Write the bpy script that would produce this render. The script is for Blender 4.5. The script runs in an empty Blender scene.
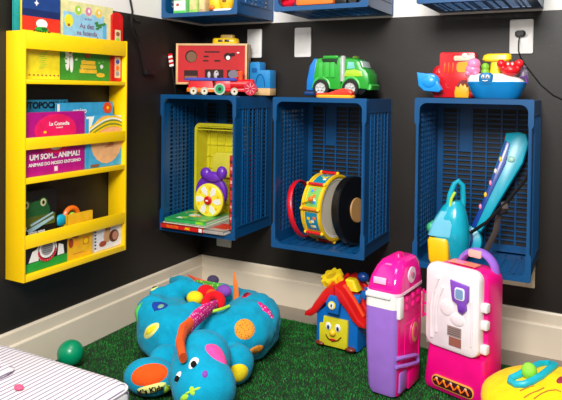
import bpy, bmesh, math, random
from mathutils import Vector, Matrix, noise
from mathutils.bvhtree import BVHTree
random.seed(7)
PI = math.pi
SC = bpy.context.scene
C = SC.collection

# ------------------------------------------------------------ camera
YAW, PIT, ROL, FPX, CYP = 0.484442, 0.0217003, 0.0123578, 609.672, 103.228
CAM = Vector((1.61227, -2.29894, 0.9149))
Fw = Vector((-math.sin(YAW)*math.cos(PIT), math.cos(YAW)*math.cos(PIT), -math.sin(PIT)))
R0 = Vector((math.cos(YAW), math.sin(YAW), 0)); U0 = R0.cross(Fw)
Rt = math.cos(ROL)*R0 + math.sin(ROL)*U0; Up = -math.sin(ROL)*R0 + math.cos(ROL)*U0
cd = bpy.data.cameras.new('camera'); cam = bpy.data.objects.new('camera', cd); C.objects.link(cam)
m3 = Matrix((Rt, Up, -Fw)).transposed(); cam.matrix_world = Matrix.Translation(CAM) @ m3.to_4x4()
cd.sensor_width = 36; cd.lens = FPX/562*36; cd.shift_y = -(200-CYP)/562; cd.clip_start = .02
SC.camera = cam
# ------------------------------------------------------------ world, lights, exposure
w = bpy.data.worlds.new('world'); SC.world = w; w.use_nodes = True
bg = w.node_tree.nodes['Background']; bg.inputs[0].default_value = (1, .97, .93, 1); bg.inputs[1].default_value = .25
def area(name, loc, aim, size, power, col=(1, 1, 1), sy=None):
    l = bpy.data.lights.new(name, 'AREA'); l.energy = power; l.size = size; l.color = col
    if sy: l.shape = 'RECTANGLE'; l.size_y = sy
    o = bpy.data.objects.new(name, l); C.objects.link(o); o.location = loc
    o.rotation_euler = (Vector(aim)-Vector(loc)).to_track_quat('-Z', 'Y').to_euler(); return o
area('key_light', (1.45, -2.7, 2.02), (.8, -.1, .5), .8, 88, (1, .98, .95), .8)  # added key lamp, unseen, high behind the camera; not an actual window
area('overhead_fill_light', (.9, -1.3, 2.6), (.9, -.6, 0), .7, 18, (1, .95, .88))  # added overhead fill, no fixture in view
SC.view_settings.view_transform = 'Standard'; SC.view_settings.look = 'None'
SC.view_settings.exposure = 0.16; SC.view_settings.gamma = 1; SC.view_settings.use_curve_mapping = False

# ------------------------------------------------------------ materials
def lin(c): return tuple(((v/255)/12.92 if v/255 <= .04045 else ((v/255+.055)/1.055)**2.4) for v in c)
MC = {}
def mat(name, rgb, rough=.45, var=.06, nscale=20, bump=0, bscale=200, trans=0, alpha=1, coat=0, sheen=0, spec=.5, sss=0):
    if name in MC: return MC[name]
    m = bpy.data.materials.new(name); m.use_nodes = True; nt = m.node_tree; b = nt.nodes['Principled BSDF']
    r, g, bl = lin(rgb)
    tc = nt.nodes.new('ShaderNodeTexCoord'); nz = nt.nodes.new('ShaderNodeTexNoise'); nz.inputs['Scale'].default_value = nscale
    nz.inputs['Detail'].default_value = 4; nt.links.new(tc.outputs['Object'], nz.inputs['Vector'])
    cr = nt.nodes.new('ShaderNodeValToRGB'); nt.links.new(nz.outputs['Fac'], cr.inputs['Fac'])
    cr.color_ramp.elements[0].position = .3; cr.color_ramp.elements[1].position = .7
    cr.color_ramp.elements[0].color = (r*(1-var), g*(1-var), bl*(1-var), 1)
    cr.color_ramp.elements[1].color = (min(1, r*(1+var)), min(1, g*(1+var)), min(1, bl*(1+var)), 1)
    nt.links.new(cr.outputs['Color'], b.inputs['Base Color'])
    b.inputs['Roughness'].default_value = rough; b.inputs['Alpha'].default_value = alpha
    b.inputs['Transmission Weight'].default_value = trans; b.inputs['Coat Weight'].default_value = coat
    b.inputs['Sheen Weight'].default_value = sheen; b.inputs['Specular IOR Level'].default_value = spec
    if bump:
        n2 = nt.nodes.new('ShaderNodeTexNoise'); n2.inputs['Scale'].default_value = bscale; n2.inputs['Detail'].default_value = 3
        nt.links.new(tc.outputs['Object'], n2.inputs['Vector'])
        bp = nt.nodes.new('ShaderNodeBump'); bp.inputs['Strength'].default_value = bump; bp.inputs['Distance'].default_value = .003
        nt.links.new(n2.outputs['Fac'], bp.inputs['Height']); nt.links.new(bp.outputs['Normal'], b.inputs['Normal'])
    MC[name] = m; return m
def plush(name, rgb): return mat(name, rgb, .9, .10, 30, .5, 260, sheen=.06, spec=.2)
def P(name, rgb, rough=.3, **k): return mat(name, rgb, rough, **k)
def dotmat(name, base, dot, scale=60, thr=.25, rough=.9):
    m = mat(name, base, rough, 0)
    nt = m.node_tree; b = nt.nodes['Principled BSDF']; tc = nt.nodes.new('ShaderNodeTexCoord')
    v = nt.nodes.new('ShaderNodeTexVoronoi'); v.inputs['Scale'].default_value = scale; v.inputs['Randomness'].default_value = .6
    nt.links.new(tc.outputs['Object'], v.inputs['Vector'])
    r = nt.nodes.new('ShaderNodeValToRGB'); r.color_ramp.interpolation = 'CONSTANT'
    r.color_ramp.elements[0].color = (*lin(dot), 1); r.color_ramp.elements[1].position = thr; r.color_ramp.elements[1].color = (*lin(base), 1)
    nt.links.new(v.outputs['Distance'], r.inputs['Fac']); nt.links.new(r.outputs['Color'], b.inputs['Base Color']); return m

white = P('white_plastic', (238, 236, 232)); cream = P('cream_plastic', (225, 208, 180))
yellow = P('yellow_plastic', (245, 200, 15)); red = P('red_plastic', (205, 18, 28)); green = P('green_plastic', (50, 165, 50))
blue = P('blue_plastic', (15, 95, 185)); orange = P('orange_plastic', (245, 115, 25)); black = P('black_plastic', (16, 15, 15), .4)
purple = P('purple_plastic', (150, 100, 205)); pink = P('hot_pink_plastic', (235, 15, 130)); lpink = P('light_pink_plastic', (245, 130, 175))
teal = P('teal_plastic', (10, 165, 195)); skyb = P('sky_blue_plastic', (45, 150, 220)); grey = P('grey_plastic', (150, 150, 150))
brown = P('brown_print', (140, 85, 50), .5); lgreen = P('lime_print', (150, 200, 60), .5); navy = P('navy_print', (20, 40, 90), .4)
wood = mat('light_wood', (222, 178, 125), .5, .12, 25); paperw = P('paper_white', (235, 232, 225), .6)

# ------------------------------------------------------------ mesh builder
class MB:
    def __init__(s): s.V = []; s.F = []; s.M = []; s.mats = []
    def mi(s, m):
        if m not in s.mats: s.mats.append(m)
        return s.mats.index(m)
    def raw(s, V, F, m, X=None):
        o = len(s.V)
        if X is not None: V = [X @ Vector(v) for v in V]
        s.V += [tuple(v) for v in V]; s.F += [tuple(i+o for i in f) for f in F]; s.M += [s.mi(m)]*len(F); return s
    def frombm(s, bm, m, X=None):
        bm.verts.index_update(); s.raw([v.co.copy() for v in bm.verts], [[v.index for v in f.verts] for f in bm.faces], m, X); bm.free(); return s
    def box(s, x0, x1, y0, y1, z0, z1, m, bev=0, X=None, seg=2):
        bm = bmesh.new(); bmesh.ops.create_cube(bm, size=1)
        for v in bm.verts: v.co = ((x0+x1)/2+v.co.x*(x1-x0), (y0+y1)/2+v.co.y*(y1-y0), (z0+z1)/2+v.co.z*(z1-z0))
        if bev: bmesh.ops.bevel(bm, geom=bm.edges[:], offset=bev, segments=seg, profile=.5, affect='EDGES')
        return s.frombm(bm, m, X)
    def prism(s, pts, y0, y1, m, bev=0, X=None):            # outline in x,z, extruded along y (front = y0)
        bm = bmesh.new(); f = bm.faces.new([bm.verts.new((p[0], y0, p[1])) for p in pts])
        r = bmesh.ops.extrude_face_region(bm, geom=[f])
        for v in r['geom']:
            if isinstance(v, bmesh.types.BMVert): v.co.y = y1
        bmesh.ops.recalc_face_normals(bm, faces=bm.faces[:])
        if bev:
            es = [e for e in bm.edges if abs(e.verts[0].co.y-e.verts[1].co.y) < 1e-7]
            bmesh.ops.bevel(bm, geom=es, offset=bev, segments=2, profile=.5, affect='EDGES')
        return s.frombm(bm, m, X)
    def sheet(s, pts, y, m, X=None):
        return s.prism(pts, y, y+.0006, m, X=X)
    def ell(s, c, r, m, X=None, u=20, v=12):
        bm = bmesh.new(); bmesh.ops.create_uvsphere(bm, u_segments=u, v_segments=v, radius=1)
        for q in bm.verts: q.co = (c[0]+q.co.x*r[0], c[1]+q.co.y*r[1], c[2]+q.co.z*r[2])
        return s.frombm(bm, m, X)
    def lathe(s, prof, m, X=None, n=28):                     # prof = [(r, z)], axis z
        V = []; F = []
        for r, z in prof:
            for k in range(n): a = 2*PI*k/n; V.append((r*math.cos(a), r*math.sin(a), z))
        for i in range(len(prof)-1):
            for k in range(n): F.append((i*n+k, i*n+(k+1) % n, (i+1)*n+(k+1) % n, (i+1)*n+k))
        if prof[0][0] > 1e-6 and prof[-1][0] > 1e-6 and prof[0] != prof[-1]:   # ring profile: close the loop
            i = len(prof)-1
            for k in range(n): F.append((i*n+k, i*n+(k+1) % n, (k+1) % n, k))
        return s.raw(V, F, m, X)
    def tube(s, path, r, m, X=None, n=10, closed=False, flat=1.0):
        P_ = [Vector(p) for p in path]; N = len(P_); V = []; F = []; up = Vector((0, 0, 1)); prev = None
        for i, p in enumerate(P_):
            t = (P_[(i+1) % N]-P_[i-1]) if closed else (P_[min(i+1, N-1)]-P_[max(i-1, 0)])
            t.normalize(); a = (prev if prev is not None else (up if abs(t.z) < .9 else Vector((1, 0, 0))))
            a = (a-t*a.dot(t)).normalized(); prev = a; b = t.cross(a)
            rr = r[i] if isinstance(r, (list, tuple)) else r
            for k in range(n):
                g = 2*PI*k/n; V.append(p+a*math.cos(g)*rr+b*math.sin(g)*rr*flat)
        for i in range(N if closed else N-1):
            j = (i+1) % N
            for k in range(n): F.append((i*n+k, i*n+(k+1) % n, j*n+(k+1) % n, j*n+k))
        if not closed: F.append(tuple(range(n))[::-1]); F.append(tuple((N-1)*n+k for k in range(n)))
        return s.raw(V, F, m, X)
    def loft(s, secs, m, X=None, n=5):                       # secs = (z, cx, cy, hx, hy, r)
        V = []; F = []; L = 4*(n+1)
        for z, cx, cy, hx, hy, r in secs:
            r = min(r, hx*.99, hy*.99)
            for q, (sx, sy) in enumerate(((1, 1), (-1, 1), (-1, -1), (1, -1))):
                for k in range(n+1):
                    a = q*PI/2+k*PI/2/n; V.append((cx+sx*(hx-r)+r*math.cos(a), cy+sy*(hy-r)+r*math.sin(a), z))
        for i in range(len(secs)-1):
            for k in range(L): F.append((i*L+k, i*L+(k+1) % L, (i+1)*L+(k+1) % L, (i+1)*L+k))
        F.append(tuple(range(L))[::-1]); F.append(tuple((len(secs)-1)*L+k for k in range(L)))
        return s.raw(V, F, m, X)
    def ring(s, outer, inner, y0, y1, m, X=None):            # band between two outlines with equal counts, extruded along y
        n = len(outer); V = [(p[0], y0, p[1]) for p in outer]+[(p[0], y0, p[1]) for p in inner]+[(p[0], y1, p[1]) for p in outer]+[(p[0], y1, p[1]) for p in inner]
        F = []
        for k in range(n):
            j = (k+1) % n
            F += [(k, j, n+j, n+k), (2*n+k, 3*n+k, 3*n+j, 2*n+j), (k, 2*n+k, 2*n+j, j), (n+k, n+j, 3*n+j, 3*n+k)]
        return s.raw(V, F, m, X)
    def text(s, t, cx, cz, size, m, y, X=None, rot=0, bold=.0):
        cu = bpy.data.curves.new('t', 'FONT'); cu.body = t; cu.size = size; cu.align_x = 'CENTER'; cu.align_y = 'CENTER'; cu.extrude = .0002; cu.offset = bold
        cu.resolution_u = 3
        o = bpy.data.objects.new('t', cu); me = bpy.data.meshes.new_from_object(o)
        T = Matrix.Translation((cx, y, cz)) @ Matrix.Rotation(rot, 4, 'Y') @ Matrix.Rotation(PI/2, 4, 'X')
        V = [T @ v.co for v in me.vertices]; F = [tuple(p.vertices) for p in me.polygons]
        bpy.data.objects.remove(o); bpy.data.curves.remove(cu); bpy.data.meshes.remove(me)
        return s.raw(V, F, m, X)
    def build(s, name, parent=None, ang=35, loc=None):
        me = bpy.data.meshes.new(name); me.from_pydata(s.V, [], s.F)
        for m in s.mats: me.materials.append(m)
        me.polygons.foreach_set('material_index', s.M); me.polygons.foreach_set('use_smooth', [True]*len(s.F))
        me.update(); me.set_sharp_from_angle(angle=math.radians(ang))
        o = bpy.data.objects.new(name, me); C.objects.link(o)
        if parent: o.parent = parent
        if loc: o.location = loc
        return o
def tag(o, label=None, cat=None, group=None, kind=None):
    for k, v in (('label', label), ('category', cat), ('group', group), ('kind', kind)):
        if v: o[k] = v
    return o
def thing(name, label, cat, loc=(0, 0, 0), rz=0, group=None, rx=0):
    o = bpy.data.objects.new(name, None); C.objects.link(o); o.location = loc; o.rotation_euler = (rx, 0, rz); o.empty_display_size = .05
    return tag(o, label, cat, group)
def dup(root, loc, label):
    r = root.copy(); C.objects.link(r); r.location = loc; r['label'] = label
    for ch in list(root.children):
        c = ch.copy(); C.objects.link(c); c.parent = r
        for g in ch.children:
            d = g.copy(); C.objects.link(d); d.parent = c
    return r
def rrect(x0, x1, z0, z1, r, n=5):
    o = []
    for q, (cx, cz) in enumerate(((x1-r, z1-r), (x0+r, z1-r), (x0+r, z0+r), (x1-r, z0+r))):
        for k in range(n+1): a = q*PI/2+k*PI/2/n; o.append((cx+r*math.cos(a), cz+r*math.sin(a)))
    return o
def circ(cx, cz, rx, rz=None, n=20): rz = rz or rx; return [(cx+rx*math.cos(2*PI*k/n), cz+rz*math.sin(2*PI*k/n)) for k in range(n)]
RX = lambda a: Matrix.Rotation(a, 4, 'X'); RY = lambda a: Matrix.Rotation(a, 4, 'Y'); RZ = lambda a: Matrix.Rotation(a, 4, 'Z'); T = lambda *v: Matrix.Translation(v)

# ------------------------------------------------------------ the room
def wallmat():
    m = bpy.data.materials.new('two_tone_wall_paint'); m.use_nodes = True; nt = m.node_tree; b = nt.nodes['Principled BSDF']
    g = nt.nodes.new('ShaderNodeNewGeometry'); sp = nt.nodes.new('ShaderNodeSeparateXYZ'); nt.links.new(g.outputs['Position'], sp.inputs[0])
    gt = nt.nodes.new('ShaderNodeMath'); gt.operation = 'GREATER_THAN'; gt.inputs[1].default_value = 1.2015; nt.links.new(sp.outputs['Z'], gt.inputs[0])
    nz = nt.nodes.new('ShaderNodeTexNoise'); nz.inputs['Scale'].default_value = 3; nt.links.new(g.outputs['Position'], nz.inputs['Vector'])
    r = nt.nodes.new('ShaderNodeValToRGB'); r.color_ramp.elements[0].color = (.0080, .0054, .0042, 1); r.color_ramp.elements[1].color = (.0115, .0082, .0065, 1)
    nt.links.new(nz.outputs['Fac'], r.inputs['Fac'])
    mx = nt.nodes.new('ShaderNodeMix'); mx.data_type = 'RGBA'; nt.links.new(gt.outputs[0], mx.inputs['Factor']); nt.links.new(r.outputs['Color'], mx.inputs[6])
    mx.inputs[7].default_value = (.78, .76, .73, 1); nt.links.new(mx.outputs[2], b.inputs['Base Color'])
    b.inputs['Roughness'].default_value = .5; b.inputs['Specular IOR Level'].default_value = .5
    n2 = nt.nodes.new('ShaderNodeTexNoise'); n2.inputs['Scale'].default_value = 90; nt.links.new(g.outputs['Position'], n2.inputs['Vector'])
    bp = nt.nodes.new('ShaderNodeBump'); bp.inputs['Strength'].default_value = .12; bp.inputs['Distance'].default_value = .002
    nt.links.new(n2.outputs['Fac'], bp.inputs['Height']); nt.links.new(bp.outputs['Normal'], b.inputs['Normal']); return m
WM = wallmat()
tag(MB().box(-.12, 0, -3.4, .12, -.02, 2.7, WM).build('wall_left'), kind='structure')
tag(MB().box(0, 3.4, 0, .12, -.02, 2.7, WM).build('wall_back'), kind='structure')
tag(MB().box(0, 3.4, -3.4, 0, -.05, 0, mat('floor_tile', (150, 138, 124), .5, .08, 6)).build('floor'), kind='structure')
bbm = mat('baseboard_paint', (226, 212, 190), .45, .03, 8)
prof = [(0, 0), (.016, 0), (.016, .108), (.013, .1125), (.009, .1135), (.009, .150), (.006, .156), (0, .156)]
mb = MB(); n = len(prof)
mb.raw([(x, -3.4, z) for x, z in prof]+[(x, 0, z) for x, z in prof], [(k, (k+1) % n, n+(k+1) % n, n+k) for k in range(n)]+[tuple(range(n)), tuple(range(n, 2*n))[::-1]], bbm)
tag(mb.build('baseboard_left', ang=20), kind='structure')
mb = MB(); mb.raw([(d+.0001, -d, z) for d, z in prof]+[(3.4, -d, z) for d, z in prof], [(k, n+k, n+(k+1) % n, (k+1) % n) for k in range(n)]+[tuple(range(n))[::-1], tuple(range(n, 2*n))], bbm)
tag(mb.build('baseboard_back', ang=20), kind='structure')

# artificial grass rug
rug = thing('grass_rug', 'dark green artificial grass rug covering the floor between the baseboards', 'rug', (0, 0, 0))
X0, X1, Y0, Y1 = .018, 2.3, -1.9, -.155
MB().box(X0, X1, Y0, Y1, 0, .004, mat('rug_backing', (12, 40, 14), .9)).build('backing', rug)
def grassmat():
    m = mat('grass_fibre', (30, 128, 42), .55, .45, 18, spec=.25); return m
V = []; F = []
rg = random.Random(3)
for i in range(135000):
    x = rg.uniform(X0+.005, 1.95); y = Y1-.004-(rg.random()**1.25)*1.45
    a = rg.uniform(0, 2*PI); h = rg.uniform(.006, .0125); wv = rg.uniform(.0008, .0016); lx, ly = rg.uniform(-.006, .006), rg.uniform(-.006, .006)
    dx, dy = wv*math.cos(a), wv*math.sin(a); k = len(V)
    lx = max(lx, X0-x+.001); ly = min(ly, Y1-y)
    V += [(x-dx, y-dy, .0035), (x+dx, y+dy, .0035), (x+lx, y+ly, h)]; F.append((k, k+1, k+2))
gp = MB(); gp.raw(V, F, grassmat()); tag(gp.build('grass_pile', rug), kind='stuff')

# ------------------------------------------------------------ bookshelf on the left wall
SY0, SY1, SD = -1.043, -.594, .082
ym = mat('yellow_lacquer', (250, 205, 8), .3, .03, 5, coat=.2)
bs = thing('bookshelf', 'bright yellow wall mounted bookshelf with three shelves of picture books', 'bookshelf', (0, SY0, .322))
H = 1.085-.322; Wd = SY1-SY0
for y in (0, Wd-.009): MB().box(.0005, SD, y, y+.009, 0, H, ym, .0025).build('side_panel', bs)
for z, hh in ((0, .02), (.298, .017), (.602, .014)): MB().box(.0005, SD-.001, .009, Wd-.009, z, z+hh, ym, .001).build('shelf_board', bs)
for z, hh in ((.101, .040), (.402, .036), (.708, .053)): MB().box(SD-.009, SD, .0085, Wd-.0085, z, z+hh, ym, .0008).build('front_rail', bs)
Z1, Z2, Z3 = .322+.616, .322+.315, .322+.020   # shelf tops

def book(label, ya, yb, z0, h, xc, th, cover, art=None, lean=0, group='picture books facing out on the yellow shelf', shape=None, edge=paperw):
    """upright book with its cover towards the room; local x runs along the shelf, -y is the cover side"""
    t = thing('picture_book', label, 'book', (xc, (ya+yb)/2, z0), PI/2, group); W = (yb-ya)/2
    if lean: t.rotation_euler = (lean, 0, PI/2)
    out = shape or [(-W, 0), (W, 0), (W, h), (-W, h)]
    MB().prism(out, -th/2, -th/2+.0012, cover).prism(out, th/2-.0012, th/2, cover).box(-W, -W+.0015, -th/2, th/2, 0, h*.985, cover).build('cover', t)
    MB().box(-W+.0015, W-.002, -th/2+.0012, th/2-.0012, .0015, h*.96, edge).build('page_block', t)
    if art:
        a = MB(); art(a, W, h, -th/2-.0004); a.build('cover_print', t)
    return t
def R(a, x0, x1, z0, z1, y, m): a.box(x0, x1, y-.0001, y+.0005, z0, z1, m)
def D(a, cx, cz, rx, rz, y, m): a.prism(circ(cx, cz, rx, rz), y-.0001, y+.0005, m)
cv = lambda n, c: mat('cover_'+n, c, .35, .12, 40)

def art_dino(a, W, h, y):
    R(a, -W, W, .19, h, y, cv('night_blue', (22, 42, 92))); R(a, -W, W, .215, h, y-.0003, cv('deep_blue', (26, 62, 125)))
    R(a, -W, W, .150, .193, y-.0006, cv('vermilion', (225, 52, 30))); R(a, -W, W, 0, .150, y-.0006, cv('lemon', (228, 208, 35)))
    R(a, -W, W, .095, .106, y-.0008, cv('vermilion', (225, 52, 30)))
    D(a, 0, .173, .022, .015, y-.001, paperw); D(a, 0, .156, .026, .008, y-.0013, green); D(a, .01, .158, .012, .006, y-.0015, cv('dk_green', (30, 100, 40)))
    a.text('OIMAEn', .005, .143, .022, black, y-.0016, rot=.05, bold=.0004)
    a.prism([(-.02, .246), (-.017, .239), (-.011, .236), (-.017, .233), (-.02, .226), (-.023, .233), (-.029, .236), (-.023, .239)], y-.001, y, paperw)
    for k in range(9): R(a, -.01+.004*(k % 3), .012+.004*(k % 3), .035+k*.006, .037+k*.006, y-.001, lgreen)
    for k in range(9): D(a, -W+.01+k*.016, .013, .004, .0025, y-.001, brown)
book('night blue, red and yellow picture book with a white creature and star', -1.028, -.884, Z1+.001, .262, .05, .010, cv('lemon', (228, 208, 35)), art_dino)
def art_turq(a, W, h, y):
    R(a, W-.032, W-.026, .01, h-.03, y, brown); D(a, W-.03, h-.04, .010, .012, y-.0004, yellow); R(a, W-.02, W-.005, .18, .19, y, yellow)
book('turquoise picture book at the near end, behind the red and yellow one', -1.030, -.905, Z1+.001, .275, .016, .008, cv('turquoise', (45, 160, 160)), art_turq)
def art_farm(a, W, h, y):
    R(a, -W, W, 0, .13, y, cv('meadow', (62, 140, 42))); R(a, -W+.012, W-.045, .125, .226, y-.0003, cv('pale_sky', (140, 190, 215)))
    R(a, W-.05, W-.032, .125, .20, y-.0005, cv('sky', (90, 170, 215)))
    for k, c in enumerate((lgreen, cv('mauve', (205, 130, 165)), cv('honey', (235, 195, 80)))):
        cx = -.045+k*.047; D(a, cx, .236, .019, .019, y-.0006, cv('oat', (215, 210, 150))); D(a, cx, .235, .014, .015, y-.0009, c); D(a, cx+.002, .237, .005, .006, y-.0012, paperw)
    D(a, -W+.035, .196, .019, .021, y-.0006, cv('bee_yellow', (225, 215, 50))); R(a, -W+.03, -W+.04, .178, .186, y-.001, brown)
    tx = cv('ink_plum', (120, 80, 115))
    a.text('As dez', -.005, .184, .024, tx, y-.001, bold=.0002); a.text('na fazenda', -.004, .160, .022, tx, y-.001, bold=.0002); a.text('um livro', 0, .209, .010, tx, y-.001)
    for k in range(14): rr = random.Random(k); D(a, W-.06+rr.uniform(-.03, .02), .19+rr.uniform(-.012, .012), .006, .004, y-.0008-k*.00004, cv('leaf', (60, 130, 60)))
    D(a, W-.075, .142, .004, .009, y-.001, black); D(a, W-.055, .137, .010, .006, y-.001, black)
    # lower half: cow, hay, flowers
    D(a, -W+.03, .065, .009, .034, y-.0006, paperw); D(a, -W+.048, .055, .007, .030, y-.0006, paperw); D(a, -W+.036, .09, .016, .012, y-.001, paperw); D(a, -W+.042, .093, .006, .006, y-.0013, black)
    for k, wv in enumerate((.042, .038, .034)): R(a, .0-wv+.005, wv+.0, .025+k*.015, .038+k*.015, y-.001-.0001*k, cv('hay', (225, 180, 45)))
    D(a, 0, .09, .014, .014, y-.001, cv('rust', (170, 70, 40)))
    for k in range(26): rr = random.Random(k+50); D(a, rr.uniform(-W+.01, W-.04), rr.uniform(.012, .11), .004, .003, y-.0004-k*.00002, rr.choice([lgreen, cv('leaf', (60, 130, 60)), paperw, cv('moss', (110, 160, 60))]))
    D(a, W-.055, .05, .007, .007, y-.001, paperw); D(a, W-.06, .02, .02, .008, y-.001, cv('hay', (225, 180, 45)))
book('large farm picture book with green meadow cover and a white cow', -.880, -.640, Z1+.001, .262, .048, .010, cv('oat', (215, 210, 150)), art_farm)
def art_sound(a, W, h, y):
    R(a, -W+.013, W-.013, .12, .185, y, cv('cream', (225, 205, 160))); R(a, -W+.013, W-.013, .012, .088, y, cv('cream', (225, 205, 160)))
    for z, c in ((.170, brown), (.150, lgreen), (.133, cv('dk_green', (30, 100, 40))), (.07, cv('cobalt', (50, 80, 170))), (.048, orange), (.027, grey)):
        D(a, 0, z, .0095, .008, y-.0004, c); 
    for z in (.059, .038): R(a, -W+.014, W-.014, z-.0005, z+.0005, y-.0007, red)
Ws = .028
book('narrow red sound book with rounded top and a strip of small pictures', -.652, -.5975, Z1+.001, .24, .058, .009, cv('bright_red', (200, 22, 20)), art_sound,
     shape=[(-.027, 0), (.027, 0)]+[(.027*math.cos(PI*k/10), .226+.022*math.sin(PI*k/10)) for k in range(11)])
# middle shelf
def art_pink(a, W, h, y):
    D(a, .0, .14, .085, .052, y, cv('rose', (222, 28, 92))); D(a, .0, .105, .07, .04, y-.0002, cv('rose', (222, 28, 92)))
    a.text('La Comedia', .012, .160, .017, paperw, y-.001, bold=.0003); a.text('musical', .012, .148, .009, paperw, y-.001)
    D(a, -.045, .135, .006, .004, y-.001, yellow); D(a, .0, .088, .024, .012, y-.001, cv('custard', (230, 220, 120))); D(a, .022, .092, .008, .006, y-.0014, orange); D(a, -.006, .083, .014, .007, y-.0014, paperw)
    a.text('UM SOM... ANIMAL!', -.002, .058, .0235, paperw, y-.001, bold=.0007); a.text('ANIMAIS DO NOSSO ENTORNO', -.002, .035, .0145, paperw, y-.001, bold=.0003)
    R(a, -.008, .006, .008, .024, y-.001, cv('pale_pink', (240, 190, 215))); D(a, -.001, .016, .004, .005, y-.0014, paperw)
book('magenta book with white letters UM SOM... ANIMAL!', -1.026, -.783, Z2+.001, .198, .058, .012, cv('magenta', (172, 18, 122)), art_pink)
def art_b1(a, W, h, y):
    a.text('OTOPOCKUG', .0, h-.018, .028, black, y-.0006, bold=.0012)
book('blue book with black title letters behind the magenta book', -1.010, -.822, Z2+.001, .236, .022, .008, cv('ocean', (35, 125, 160)), art_b1)
def art_b2(a, W, h, y):
    R(a, -W+.002, -W+.012, 0, h-.004, y, paperw); a.text('amigo', -.03, h-.028, .026, paperw, y-.0005, bold=.0002)
    for k in range(6): D(a, W-.028+.013*math.cos(k*PI/3), h-.02+.012*math.sin(k*PI/3), .010, .009, y-.0005-.0001*k, cv('vermilion2', (225, 70, 30)))
    D(a, W-.028, h-.02, .006, .006, y-.002, yellow)
book('light blue book with an orange flower at its top corner', -.885, -.628, Z2+.001, .226, .040, .009, cv('cyan', (55, 155, 200)), art_b2)
def art_hat(a, W, h, y):
    # peach and brown patches under a striped band
    D(a, .012, .095, .078, .085, y, cv('peach', (232, 175, 120))); R(a, -W, -W+.012, 0, .17, y-.0003, cv('cyan', (55, 155, 200)))
    for k, c in enumerate((yellow, paperw, cv('olive', (120, 140, 50)), yellow, cv('olive', (120, 140, 50)), yellow)):
        pts = []
        for i in range(11): u = -.07+.16*i/10; pts.append((min(u, W), .138+.032*math.sin((u+.06)*16)-k*.0065+.008))
        pts = pts+[(p[0], p[1]-.0062) for p in pts[::-1]]; a.prism(pts, y-.0007-.0001*k, y-.0002, c)
    D(a, .035, .105, .028, .012, y-.002, brown); a.prism([(.0, .068), (.03, .085), (.045, .08), (.04, .07)], y-.002, y, cv('tan', (190, 120, 70)))
    R(a, -W+.02, -W+.06, .004, .012, y-.002, brown)
book('cut out story book with a yellow and green striped band', -.778, -.6045, Z2+.001, .185, .061, .008, cv('cyan2', (70, 165, 205)), art_hat,
     shape=[(-.086, 0), (.086, 0), (.086, .150), (.06, .178), (.02, .186), (-.02, .178), (-.045, .183), (-.055, .160), (-.068, .13), (-.072, .1), (-.086, .1)])
# bottom shelf
def art_frog(a0, W, h, y):
    a = MB()
    D(a, -.005, .135, .055, .035, y, cv('frog_green', (30, 92, 45)))
    for s_ in (-.045, .022):
        D(a, s_, .16, .018, .018, y-.0004, cv('frog_green', (30, 92, 45))); D(a, s_, .162, .0115, .0125, y-.0008, cv('eye_cream', (205, 200, 150))); D(a, s_, .162, .005, .006, y-.0012, black)
    R(a, -.07, .07, .088, .122, y-.0006, cv('olive_dark', (85, 95, 30)))
    a.prism([(-.045, .082), (.062, .112), (.066, .105), (-.03, .072)], y-.0016, y, cv('pale_blue', (160, 195, 205)))
    a.prism([(-.03, .098), (.06, .125), (.062, .121), (-.025, .092)], y-.0016, y, cv('pale_blue', (160, 195, 205)))
    D(a, -.058, .088, .016, .013, y-.0012, paperw); D(a, -.06, .09, .005, .005, y-.0018, blue)
    a.text('vamos nessa', -.005, .062+.01, .013, paperw, y-.0018, bold=.0003)
    a0.V += [(v[0], v[1], v[2]+.040) for v in a.V]; a0.F += a.F; a0.M += a.M; a0.mats += a.mats
book('black book with a dark green frog face and big eyes', -1.026, -.870, Z3+.001, .245, .026, .009, cv('black', (18, 20, 20)), art_frog)
def art_race(a, W, h, y):
    R(a, -W, W, 0, .028, y, cv('grass_green', (30, 150, 50))); a.prism([(-W+.012, .03), (-W+.026, .062), (-W+.045, .068), (-W+.05, .03)], y-.0003, y, paperw)
    a.prism([(W-.012, .03), (W-.016, .06), (W-.035, .068), (W-.04, .03)], y-.0003, y, paperw)
    D(a, 0, .058, .040, .036, y-.0005, paperw); D(a, 0, .06, .034, .032, y-.0009, black); D(a, 0, .062, .031, .030, y-.0013, paperw)
    D(a, 0, .062, .024, .022, y-.0017, grey)
    for k in range(5): R(a, -.018, .018, .05+.006*k, .0515+.006*k, y-.0021, black)
    for k in range(12): t_ = PI*1.02+k*PI*.96/11; R(a, .033*math.cos(t_)-.0035, .033*math.cos(t_)+.0035, .055+.030*math.sin(t_)-.004, .055+.030*math.sin(t_)+.004, y-.0022, cv('crimson', (200, 30, 45)))
book('black, white and green book with a round grey and red badge', -1.024, -.860, Z3+.001, .092, .062, .009, cv('black', (18, 20, 20)), art_race)
def art_orange(a, W, h, y):
    D(a, -.02, .085, .02, .018, y, brown); D(a, .022, .10, .022, .018, y, black); D(a, -.04, .055, .010, .016, y, cv('brick', (170, 60, 30)))
    D(a, -.012, .052, .013, .016, y, cv('amber', (240, 160, 30))); R(a, .012, .04, .038, .064, y, cv('amber2', (215, 130, 30))); D(a, .026, .05, .010, .009, y-.0004, yellow)
    R(a, -.03, .02, .014, .017, y, cv('amber2', (215, 130, 30)))
book('mustard yellow book with brown fruit shapes standing taller than the rail', -.857, -.744, Z3+.001, .150, .060, .008, cv('mustard', (232, 178, 30)), art_orange)
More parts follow.
